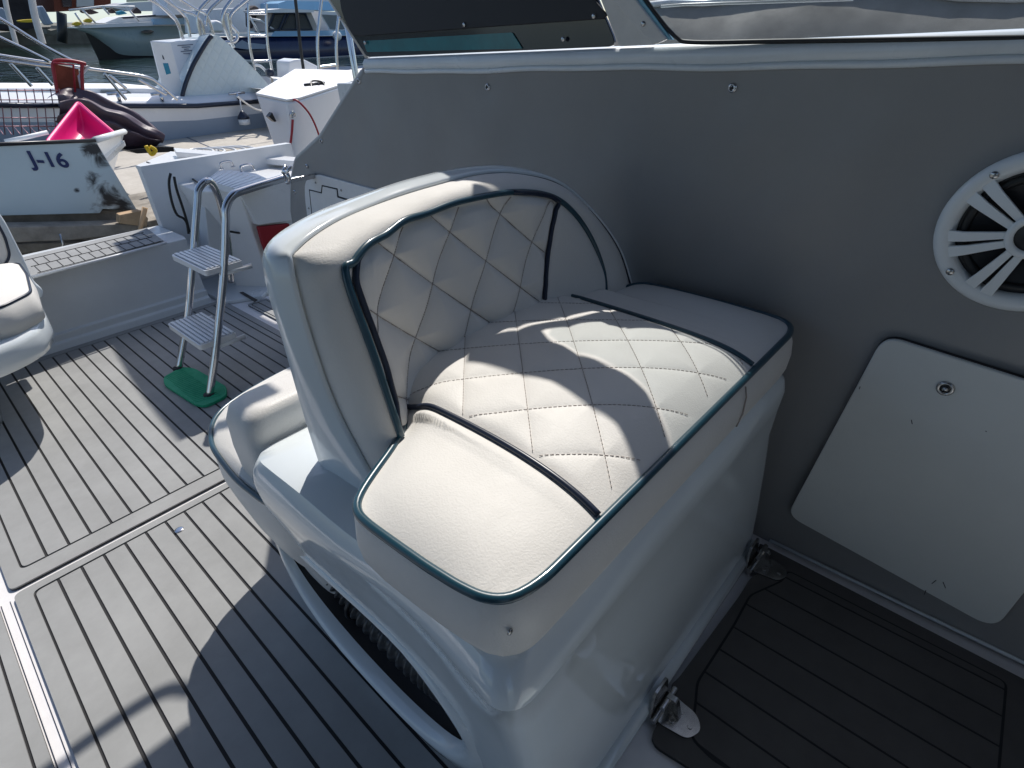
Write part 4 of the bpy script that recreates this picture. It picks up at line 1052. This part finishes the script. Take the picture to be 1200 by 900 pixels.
# console box
c1 = GP([(177, 48), (200, 50), (217, 113), (193, 113)], y=yb + .25); mb = MB().prism(c1, (0, .04, 0)); cs = obj('console_side', mb, 'deckw', B1, bevel=.01)
c2 = GP([(198, 49), (246, 45), (238, 113), (215, 113)], y=yb + .42); mb = MB().prism(c2, (0, .6, 0)); obj('console_front', mb, 'hull', B1, bevel=.01)
mb = MB().prism(GP([(191, 74), (197, 74), (200.5, 86), (195, 87.5)], y=yb + .245), (0, .006, 0)); obj('sticker', mb, 'teal', cs)
mb = MB().prism(GP([(190, 64), (191.5, 66), (193, 70), (191, 69)], y=yb + .245), (0, .006, 0)); obj('mark', mb, 'dpiping', cs)
mb = MB()
for a, b, c, d in [(208, 53.5, 226, 52), (213, 55.5, 223, 55), (216, 58, 221, 57.5), (212, 60.5, 226, 59), (215, 63, 227, 62.5)]:
    mb.tube(GP([(a, b), (c, d)], y=yb + .415), .006, 4)
obj('lettering', mb, 'ink', cs)
# fender
FE = thing('fender', G(285, 140, y=yb - .15), 'white fender with dark blue top hanging below the quilted cover', 'fender', ext=True)
c = G(286, 141, y=yb - .15)
def ringz(r, z, c=c): return [c + Vector((r*math.cos(a), r*math.sin(a), z)) for a in [2*math.pi*k/16 for k in range(16)]]
obj('fender_body', MB().loft([ringz(.02, -.06), ringz(.07, -.05), ringz(.075, .02)], True, True, True), 'white', FE)
obj('fender_top', MB().loft([ringz(.078, .02), ringz(.07, .05), ringz(.03, .10), ringz(.015, .12)], True, True, True), 'dpiping', FE)
obj('fender_line', MB().tube([c + Vector((0, 0, .12)), G(281, 116, y=yb - .08), G(279, 113, y=yb)], .009, 6), 'white', FE)
mb = MB().tube(catmull(GP([(298, 76), (306, 78), (315, 88), (322, 100), (325, 110)], y=yb + .1), 20), .02, 8); obj('grab_loop', mb, 'deckw', B1)
mb = MB().disc(G(315, 86, y=yb + .05), (0, -1, .2), .055, .08, 12, 0, .03); obj('horn', mb, 'dpiping', B1)
# bow rails of the near motorboat (stainless)
def trail(name, lst, y, r, label, cat, group=None, m='chrome'):
    t = thing(name, G(*lst[0][-1], y=y), label, cat, group, ext=True)
    for l in lst: obj('tube', MB().tube(catmull(GP(l, y=y), max(12, 8*len(l))), r, 8), m, t)
    return t
trail('bow_rail', [[(-60, 55), (0, 65), (40, 71), (100, 80), (130, 84), (170, 90), (186, 98), (208, 117)], [(-60, 62), (0, 71), (60, 78), (95, 81)], [(12, 74), (37, 101)], [(43, 79), (62, 100)], [(122, 86), (148, 117)], [(128, 88), (148, 104)], [(162, 93), (195, 111)]], 7.6, .016, 'stainless bow rail running above the cart along the moored motorboat', 'railing')
trail('slanted_rail', [[(-60, -10), (0, 22), (50, 53), (86, 72)], [(-60, 14), (0, 44), (30, 58), (58, 72)]], 6.8, .015, 'pair of slanted rails crossing upper left corner of the view', 'railing')
trail('antenna_pole', [[(2, -30), (8, 10), (19, 52)]], 7.5, .02, 'thin grey-green upright pole nearest the left edge', 'pole', m='alu')
trail('antenna_pole', [[(33, -30), (40, 15), (50, 51)]], 7.2, .028, 'thicker grey upright pole right of the thin one', 'pole', m='alu')
trail('folded_frame', [[(178, -2), (200, 18), (207, 26), (215, 46)], [(150, -14), (190, 8), (207, 24), (213, 44)], [(192, -4), (212, 14), (219, 24), (223, 44)], [(170, -20), (205, 8), (232, 20), (240, 42)], [(196, -10), (228, 10), (242, 18), (251, 44)], [(250, -6), (235, 10), (231, 20), (236, 44)], [(262, -4), (244, 14), (241, 30)]], 9.0, .021, 'folded stainless canopy hoops fanned out above the white console', 'canopy frame')
trail('targa_frame', [[(276, -6), (262, 14), (262, 28), (268, 44), (274, 56)], [(294, -4), (272, 15), (270, 28), (278, 38), (276, 48), (264, 50)], [(266, 14), (272, 48)]], 8.9, .024, 'curved double tube frame between the canopy hoops and swim ladder', 'tube frame')
trail('swim_ladder', [[(291, 4), (291, 25), (293, 55), (299, 82)], [(312, 4), (312, 25), (314, 55), (320, 88)], [(291, 16), (312, 16)], [(291, 42), (313, 42)], [(296, 72), (318, 71)]], 8.6, .018, 'stainless upright ladder left of the black pole', 'ladder', 'upright ladders')
trail('swim_ladder', [[(378, -10), (374, 25), (372, 55), (376, 104)], [(397, 18), (394, 55), (397, 104)], [(374, 79), (395, 76)]], 7.4, .02, 'stainless upright ladder beside the dark cabin panel', 'ladder', 'upright ladders')
t = trail('black_pole', [[(345, -10), (349, 25), (352, 55), (356, 84)], [(356, 84), (358, 106)]], 7.5, .02, 'tall black pole standing behind the white bow', 'pole', m='black')
# outboard-like pale box and small tender
mb = MB().prism(GP([(338, 72), (347, 69), (358, 70), (378, 80), (381, 108), (340, 108)], y=8.2), (0, .35, 0)); o = obj('motor_cover', mb, 'hull', None, ext=True, bevel=.03, seg=3); tag(o, 'lavender-white box shaped cover behind the black pole', 'cover')
mb = MB(); hl = catmull(GP([(320, 92), (345, 94), (380, 92), (402, 86), (430, 82), (480, 80)], y=7.9), 24); hb = [Vector((p.x + .02, p.y + .15, -.45)) for p in hl]; hr = [p + Vector((0, .9, 0)) for p in hl]
mb.grid([hb, hl]); mb.grid([hl, [p + Vector((0, .06, .02)) for p in hl]]); mb.grid([[p + Vector((0, .06, .02)) for p in hl], [p + Vector((0, .1, -.15)) for p in hl], [p + Vector((0, 0, -.15)) for p in hr], hr, [Vector((p.x, p.y - .1, -.45)) for p in hr]])
o = obj('small_tender', mb, 'deckw', None, ext=True); tag(o, 'small white open tender behind the white bow', 'tender')
# white bow with the red line
BW = thing('white_bow', G(345, 185, y=4.6), 'bow of a white boat tied with a red line beside the grey wall', 'boat bow', ext=True)
yB = 4.7
T0, T1 = G(300, 112, y=yB + .25), G(336, 119.5, y=yB - .05); T2 = G(352, 117, y=yB - .02); T3 = Vector((T2.x + 1.7, yB + 1.15, T2.z + .04)); T0b = Vector((T0.x + 1.3, yB + 1.9, T0.z + .03))
Q0, Q1 = G(328, 190, y=yB + .25), G(348, 206, y=yB - .05); Q2 = G(356, 206, y=yB - .02); Q3 = Vector((T3.x - .1, T3.y + .1, Q2.z)); Q0b = Vector((T0b.x, T0b.y, Q0.z))
mb = MB().add([T0, T1, T2, T3, T0b, Q0, Q1, Q2, Q3, Q0b], [(0, 1, 2, 3, 4), (0, 5, 6, 1), (1, 6, 7, 2), (2, 7, 8, 3), (3, 8, 9, 4), (4, 9, 5, 0), (9, 8, 7, 6, 5)], 0, False)
obj('hull', mb, 'hull', BW, bevel=.02, seg=3)
mb = MB().prism([p + Vector((0, 0, .002)) for p in (T0, T1, T2, T3, T0b)], (0, 0, .018)); obj('deck_cap', mb, 'deckw', BW, bevel=.006)
mb = MB().prism(GP([(315, 137), (319, 132), (324, 142), (322, 143)], y=yB + .04), (0, .05, 0)); obj('black_emblem', mb, 'black', BW)
eye = G(342, 134, y=yB - .07)
mb = MB().disc(eye, (0, -1, 0), .022, .012, 14); mb.tube([eye + Vector((.02*math.cos(a), -.02, .02*math.sin(a))) for a in [k*math.pi/6 for k in range(12)]], .006, 6, closed=True)
obj('bow_eye', mb, 'chrome', BW)
RL = thing('red_mooring_line', G(343, 150, y=yB - .1), 'thin red mooring line looping over the white bow', 'rope', ext=True)
obj('rope', MB().tube(catmull(GP([(343, 140), (342, 155), (340, 170), (336, 185)], y=yB - .1), 20), .010, 8), 'redwire', RL)
obj('rope', MB().tube(catmull([G(340, 118, y=yB + .05), G(346, 117, y=yB - .06), G(354, 123, y=yB - .10), G(363, 134, y=yB - .1), G(370, 148, y=yB - .1), G(376, 165, y=yB - .1)], 30), .008, 8), 'redwire', RL)
cc_ = G(370, 106, y=yB + .45)
mb = MB(); mb.tube([cc_ + Vector((-.10, 0, .05)), cc_ + Vector((.13, .05, .05))], .012, 8); mb.tube([cc_ + Vector((-.03, 0, 0)), cc_ + Vector((-.03, 0, .05))], .012, 8); mb.tube([cc_ + Vector((.05, .02, 0)), cc_ + Vector((.05, .02, .05))], .012, 8)
mb.tube(catmull([cc_ + Vector(v) for v in [(-.06, -.05, .02), (0, -.07, .01), (.08, -.03, .02), (.10, .04, .06), (0, .05, .07), (-.06, -.05, .02)]], 30), .009, 6)
o = obj('deck_cleat', mb, 'black', None, ext=True); tag(o, 'black cleat with a loop of line on the white bow', 'cleat')
# mooring lines and a few small fittings
for l, y_, lb in [([(279, 114), (300, 128), (322, 131)], 7.6, 'thin white mooring line running from the fender cleat towards the white bow')]:
    t = thing('mooring_line', G(*l[0], y=y_), lb, 'rope', ext=True)
    obj('line', MB().tube(catmull(GP(l, y=y_), 16), .010, 6), 'alu', t)
for a, b in [(279, 116), (190, 117), (140, 117)]:
    c = G(a, b, y=yb); mb = MB().tube([c + Vector((-.11, 0, .07)), c + Vector((.11, 0, .07))], .018, 8); mb.tube([c + Vector((0, 0, -.02)), c + Vector((0, 0, .07))], .022, 8)
    obj('deck_cleat', mb, 'chrome', B1)
obj('deck_hatch', MB().prism(GP([(120, 106), (150, 106), (156, 111), (118, 111)], y=yb + .45), (0, .3, .02)), 'winglass', B1)
# covered tender alongside, glimpsed through the side window
AL = thing('covered_dinghy', (2.6, .3, WZ), 'dinghy under a stained grey cover lying alongside, seen through the side window', 'dinghy', ext=True)
rr = []
for i in range(40):
    y = -3.2 + 5.2*i/39; e = min(1, (i + .5)/5, (39.5 - i)/5)**.5
    rr.append([Vector((2.55 - .62*math.cos(a)*e, y, WZ + .25 + (1.62 + .02*math.sin(i*.9))*math.sin(a)**.7*e**.3 if 0 < a < math.pi else WZ)) for a in [math.pi*k/18 for k in range(19)]])
obj('grey_cover', MB().grid(rr), 'cover', AL)
obj('cover_seam', MB().tube([r[7] + Vector((0, 0, .01)) for r in rr[3:-3]], .012, 6), 'white', AL)
# rope coil on the pier
mb = MB()
cp_ = G(278, 178, z=-.30)
for k in range(5): mb.tube([cp_ + Vector(((.20 - .02*k)*math.cos(a) - .1*k, (.30 - .03*k)*math.sin(a), .015 + .012*k)) for a in [2*math.pi*j/24 for j in range(24)]], .014, 6, closed=True)
o = obj('rope_coil', mb, 'white', None, ext=True); tag(o, 'flattened coil of white rope lying on the sunlit pier', 'rope')
# far boats ---------------------------------------------------------------
NB_ = thing('navy_cabin_boat', (20, 30, WZ), 'navy blue cabin boat with pale blue deck line and dark framed windows', 'cabin boat', ext=True)
yn = 30
hs = GP([(232, 43), (270, 43.5), (330, 44), (420, 43), (520, 40)], y=yn); hbm = GP([(262, 70), (290, 71.5), (330, 71), (420, 66), (520, 60)], y=yn + .3)
mb = MB().grid([hbm, hs]); mb.grid([hs, [p + Vector((0, 3, 0)) for p in hs]]); obj('hull', mb, 'navy', NB_)
obj('waterline_stripe', MB().grid([[p + Vector((0, -.02, -.12)) for p in hbm], [p + Vector((0, -.03, .06)) for p in hbm]]), 'deckw', NB_)
obj('under_hull', MB().grid([[Vector((p.x + .1, p.y + .1, WZ - 1.2)) for p in hbm], [p + Vector((0, 0, -.1)) for p in hbm]]), 'black', NB_)
obj('gunwale', MB().prism(GP([(232, 39.5), (326, 38), (326, 42.5), (232, 43)], y=yn - .05), (0, .3, 0)), 'deckw', NB_)
mb = MB().prism(GP([(318, 42.8), (322, 36.5), (420, 35.5), (520, 33), (520, 40)], y=yn - .1), (0, 2.5, 0)); obj('cabin_coaming', mb, 'lblue', NB_)
mb = MB().prism(GP([(313, 30), (319, 14), (364, 13), (374, 36), (312, 37)], y=yn + .1), (0, 1.8, 0)); cb = obj('cabin', mb, 'cabin', NB_)
for l in [[(316, 30), (321, 16), (335, 16), (327, 35), (314, 35)], [(330, 34.5), (338, 16), (347, 16), (348, 34.5)], [(350, 34.5), (349, 16), (358, 16), (366, 34.5)]]:
    mb = MB().prism(GP(l, y=yn - .0), (0, .06, 0)); wn = obj('window', mb, 'winglass', cb)
    fr_ = GP(l, y=yn - .05); obj('window_frame', MB().tube(fr_, .05, 6, closed=True), 'dpiping', wn)
mb = MB().prism(GP([(310, 12), (330, 10), (368, 12), (368, 14.5), (312, 15)], y=yn - .15), (0, 2.2, 0)); obj('cabin_roof', mb, 'deckw', NB_)
mb = MB().prism(GP([(373, 13), (400, 14), (420, 16), (420, 36), (386, 36)], y=yn + .4), (0, 1.5, 0)); obj('aft_cabin', mb, 'deckw', NB_)
mb = MB().prism(GP([(378, 17), (396, 18), (404, 34), (388, 34)], y=yn + .3), (0, .12, 0)); obj('aft_window', mb, 'winglass', NB_)
mb = MB().prism(GP([(276, 52), (284, 47), (290, 50), (312, 52), (311, 57), (290, 58), (276, 56)], y=yn - .1), (0, .05, 0)); obj('name_board', mb, 'hullgrey', NB_)
obj('bow_rail_tube', MB().tube(GP([(293, 22), (305, 24), (324, 37)], y=yn), .05, 6), 'deckw', NB_); obj('bow_rail_tube', MB().tube(GP([(293, 20), (303, 38)], y=yn), .05, 6), 'deckw', NB_)
mb = MB().disc(G(394, 42, y=yn - .3), (0, -1, 0), .22, .2, 12, 0, .1); obj('round_fender', mb, 'deckw', NB_)
# boat behind the navy one
BB = thing('pale_blue_boat', (20, 36, WZ), 'pale blue and white boat showing above the navy cabin boat', 'boat', ext=True)
mb = MB().prism(GP([(326, 4), (335, 1), (400, 2), (400, 13), (326, 10)], y=34), (0, 2, 0)); obj('cabin_top', mb, 'lblue', BB)
mb = MB().prism(GP([(196, -8), (400, -10), (400, 3), (326, 5), (300, 12), (196, 18)], y=36), (0, 2, 0)); obj('superstructure', mb, 'hull', BB)
mb = MB().prism(GP([(230, 12), (290, 9), (318, 14), (316, 38), (232, 39)], y=33), (0, 1.5, 0)); obj('foredeck', mb, 'deckw', BB)
mb = MB().prism(GP([(293, 10), (299, 6), (304, 9), (304, 22), (300, 35), (294, 32)], y=31.5), (0, .6, 0)); o = obj('brown_seat', mb, 'flesh', None, ext=True, bevel=.08); tag(o, 'dark brown covered seat back on the boat behind the swim ladder', 'seat')
mb = MB().prism(GP([(249, 26), (254, 23), (262, 27), (263, 38), (250, 38)], y=28), (0, .6, 0)); o = obj('white_bag', mb, 'deckw', None, ext=True, bevel=.1); tag(o, 'rounded white bundle on deck left of the tube frame', 'bundle')
# sea-green hulled cruiser at upper left
CR = thing('motor_cruiser', (15, 37, WZ), 'pale green hulled motor cruiser with white deck moored at the upper left', 'cruiser', ext=True)
yc = 37
hs = catmull(GP([(84, 33), (100, 33), (130, 31.5), (180, 30), (235, 29.5), (300, 29)], y=yc), 24); hb = catmull(GP([(100, 38), (112, 44), (128, 55), (143, 64), (180, 65.5), (260, 66)], y=yc + .5), 24)
mb = MB().grid([hb, hs]); mb.grid([hs, [p + Vector((0, 3.2, 0)) for p in hs]]); obj('hull', mb, 'seahull', CR)
mb = MB().grid([[Vector((p.x + .3, p.y + .1, WZ - 1)) for p in hb], hb]); obj('keel', mb, 'black', CR)
mb = MB().prism(GP([(84, 31), (100, 29), (180, 25.5), (235, 24), (235, 29.6), (180, 30.2), (100, 33)], y=yc - .05), (0, .6, 0)); obj('gunwale', mb, 'deckw', CR)
mb = MB().prism(GP([(180, 22), (240, 20), (240, 28), (180, 29)], y=yc - .15), (0, .3, 0)); obj('blue_cover', mb, 'lblue', CR)
mb = MB().prism(GP([(122, 27), (140, 20), (190, 17), (240, 15), (240, 25), (130, 29)], y=yc + .6), (0, 2, 0)); obj('cabin_trunk', mb, 'deckw', CR)
mb = MB().prism(GP([(142, 20), (200, 16), (200, 18), (145, 22)], y=yc + .55), (0, .1, 0)); obj('cabin_stripe', mb, 'dpiping', CR)
mb = MB().prism(rpoly(GP([(165, 37), (170, 35), (177, 35), (181, 37), (177, 39), (169, 39)], y=yc - .04), .05), (0, .1, 0)); obj('porthole', mb, 'glassd', CR)
mb = MB()
for l in [[(81, 12), (100, 10), (120, 7.5), (150, 8), (158, 8)], [(88, 15), (98, 31)], [(96, 11), (112, 27)], [(120, 8), (128, 17)], [(148, 8), (163, 25)]]: mb.tube(GP(l, y=yc), .05, 6)
obj('pulpit', mb, 'deckw', CR)
for l, m_, lb in [([(86, 27), (92, 25), (97, 28), (92, 30.5), (86, 30)], 'yellow', 'yellow fender on the cruiser bow, left one of the pair'), ([(99, 24), (104, 21), (109, 24), (107, 27), (100, 26)], 'yellow', 'yellow fender on the cruiser bow, right one of the pair')]:
    mb = MB().prism(rpoly(GP(l, y=yc - .2), .1), (0, .3, 0)); o = obj('bow_fender', mb, m_, None, ext=True, bevel=.06); tag(o, lb, 'fender', 'yellow bow fenders')
mb = MB().prism(GP([(137, 14), (144, 12), (150, 16), (139, 18)], y=yc + .3), (0, .4, 0)); o = obj('turquoise_tarp', mb, 'teal', None, ext=True, bevel=.05); tag(o, 'small turquoise tarp on the cruiser deck', 'tarp')
for i, l in enumerate([[(95, 12), (104, 9), (117, 15), (108, 17), (97, 15)], [(128, 12), (132, 9), (137, 15), (131, 16)], [(155, 14), (160, 8), (166, 13), (166, 16), (156, 16)]]):
    mb = MB().prism(GP(l, y=yc + .4), (0, .4, 0)); o = obj('dark_bundle', mb, 'flesh', None, ext=True, bevel=.06); tag(o, ['widest dark bundle on the cruiser foredeck', 'dark bundle beside the turquoise tarp', 'pointed dark bundle furthest right on the cruiser'][i], 'bundle', 'dark bundles on the cruiser')
# second white boat hull behind the cruiser (upper middle)
W2 = thing('white_yacht', (20, 44, WZ), 'long white yacht lying behind the moored cruiser at the top of the view', 'yacht', ext=True)
mb = MB().prism(GP([(128, 8), (150, 3), (300, -4), (300, 12), (150, 13)], y=50), (0, 3, 0)); obj('hull', mb, 'hull', W2)
mb = MB().prism(GP([(160, -6), (290, -12), (290, -3), (160, 2)], y=50.5), (0, 2, 0)); obj('cabin', mb, 'winglass', W2)
# shore
mb = MB().prism([(-60, 62, WZ), (200, 62, WZ), (200, 130, WZ), (-60, 130, WZ)], (0, 0, 1.1)); o = obj('shore', mb, 'stone', None, ext=True); tag(o, kind='structure')
mb = MB().prism(GP([(-60, 38), (0, 38), (14, 37), (14, 45), (0, 46), (-60, 50)], y=30), (0, 2, 0)); o = obj('stone_quay', mb, 'stone', None, ext=True); tag(o, 'pale stone quay end at the far left edge', 'quay')
SH = thing('boathouse', (10, 60, .3), 'dark boathouse on the far shore behind the poles', 'boathouse', ext=True)
mb = MB().prism(GP([(-120, -60), (40, -40), (44, 33), (-120, 40)], y=60), (0, 8, 0)); obj('wall', mb, 'shed', SH)
mb = MB().prism(GP([(60, -40), (130, -40), (130, 10), (64, 14)], y=61), (0, 8, 0)); obj('side_wing', mb, 'brown', SH)
mb = MB().prism(GP([(72, -2), (84, -3), (84, 8), (74, 8)], y=60.8), (0, .3, 0)); obj('window', mb, 'winglass', SH)
mb = MB().prism(GP([(90, -3), (110, -3), (110, 7), (90, 8)], y=60.8), (0, .3, 0)); obj('doorway', mb, 'alu', SH)
mb = MB().prism(GP([(-130, -64), (45, -44), (45, -40), (-130, -58)], y=59), (0, 10, 0)); obj('roof', mb, 'rubber', SH)
mb = MB().prism(rpoly(GP([(22, 24), (30, 23), (46, 22), (48, 25), (34, 26.5), (24, 26)], y=40), .1), (0, .6, 0)); o = obj('yellow_kayak', mb, 'yellow', None, ext=True, bevel=.1); tag(o, 'bright yellow kayak against the dark boathouse', 'kayak')
mb = MB().prism(GP([(54, 34), (60, 36), (67, 34), (68, 30), (66, 39), (62, 42), (56, 40)], y=30), (0, 1, 0)); o = obj('yellow_dinghy', mb, 'stone', None, ext=True, bevel=.05); tag(o, 'small pale yellow dinghy end below the dark piling', 'dinghy')
mb = MB().tube(GP([(73, 50), (73, 35), (72, 15)], y=29), .16, 10); o = obj('piling', mb, 'black', None, ext=True); tag(o, 'dark mooring piling left of the cruiser bow', 'piling')
mb = MB().prism(GP([(-30, 8), (4, 9), (12, 25), (17, 29), (0, 27), (-30, 22)], y=20), (0, 1, 0)); o = obj('pale_blue_bow', mb, 'hullgrey', None, ext=True, bevel=.05); tag(o, 'pale blue bow tip poking in at the top left corner', 'boat bow')
mb = MB().prism(GP([(46, 8), (50, 6), (56, 16), (60, 24), (64, 28), (56, 30), (50, 20)], y=28), (0, .6, 0)); o = obj('blue_tarp', mb, 'hullgrey', None, ext=True, bevel=.05); tag(o, 'grey-blue tarp hanging by the dark piling', 'tarp')
# trees on the far shore
def tree(x, y, h, seed, label):
    rn = random.Random(seed); t = thing('shore_tree', (x, y, .35), label, 'tree', 'trees on the far shore', ext=True)
    mb = MB().tube([(x, y, .3), (x + .2, y, h*.35), (x + .1, y + .2, h*.75)], .3, 8, rfun=lambda i: [.32, .2, .06][i])
    for k in range(6):
        a = rn.uniform(0, 6.28); mb.tube([(x + .15, y, h*(.3 + .07*k)), (x + math.cos(a)*1.6, y + math.sin(a)*1.6, h*(.5 + .06*k))], .08, 5)
    obj('trunk', mb, 'bark', t); vs = []; fs = []
    cl = [(Vector((x + rn.gauss(0, 1.5), y + rn.gauss(0, 1.5), h*rn.uniform(.4, .98))), rn.uniform(.5, 1.2)) for _ in range(22)]
    for c, r in cl:
        for _ in range(90):
            d = Vector((rn.gauss(0, 1), rn.gauss(0, 1), rn.gauss(0, .8))).normalized()*r*rn.uniform(.5, 1.05); p = c + d
            u = Vector((rn.gauss(0, 1), rn.gauss(0, 1), rn.gauss(0, 1))).normalized(); v = u.orthogonal().normalized(); s_ = rn.uniform(.10, .2); o_ = len(vs)
            vs += [p + u*s_, p + v*s_, p - u*s_, p - v*s_]; fs.append((o_, o_ + 1, o_ + 2, o_ + 3))
    m_ = MB(); m_.add(vs, fs, 0, False); obj('crown', m_, 'tree', t, fixn=False)
tree(12, 66, 8, 1, 'shore tree showing between the boathouse and its wing')
tree(24, 67, 9, 2, 'shore tree behind the long white yacht')
tree(36, 68, 8.5, 3, 'shore tree behind the navy cabin boat')
tree(3, 70, 10, 5, 'tallest shore tree rising behind the boathouse roof')
# =================================================================== light, sky, camera
w = bpy.data.worlds.new('World'); sc.world = w; w.use_nodes = True
nt = w.node_tree; bg = nt.nodes['Background']
sky = nt.nodes.new('ShaderNodeTexSky'); sky.sky_type = 'NISHITA'; sky.sun_disc = False
SUN = Vector((.61, .45, 1.0)).normalized()
sky.sun_elevation = math.asin(SUN.z); sky.sun_rotation = math.atan2(SUN.x, SUN.y)
sky.altitude = 0; sky.air_density = 1.0; sky.dust_density = 1.2; sky.ozone_density = 2.4
nt.links.new(sky.outputs[0], bg.inputs['Color']); bg.inputs['Strength'].default_value = .125
L = bpy.data.lights.new('sun', 'SUN'); L.energy = 4.1; L.angle = R(.53); L.color = (1, .955, .89)
lo = bpy.data.objects.new('sun', L); COL.objects.link(lo); lo.rotation_euler = SUN.to_track_quat('Z', 'Y').to_euler(); lo.location = (3, 3, 6)
cam = bpy.data.cameras.new('camera'); co_ = bpy.data.objects.new('camera', cam); COL.objects.link(co_)
right = Vector((cx.x, cy.x, cz.x)); down = Vector((cx.y, cy.y, cz.y)); fwd = Vector((cx.z, cy.z, cz.z))
mw = Matrix((( right.x, -down.x, -fwd.x, CAM.x), (right.y, -down.y, -fwd.y, CAM.y), (right.z, -down.z, -fwd.z, CAM.z), (0, 0, 0, 1)))
co_.matrix_world = mw
cam.sensor_width = 36; cam.lens = FOC/1200*36; cam.clip_start = .02; cam.clip_end = 2000
sc.camera = co_
sc.view_settings.view_transform = 'Standard'; sc.view_settings.look = 'None'; sc.view_settings.gamma = 1; sc.view_settings.exposure = .12
sc.view_settings.use_curve_mapping = False
sc.cycles.max_bounces = 8
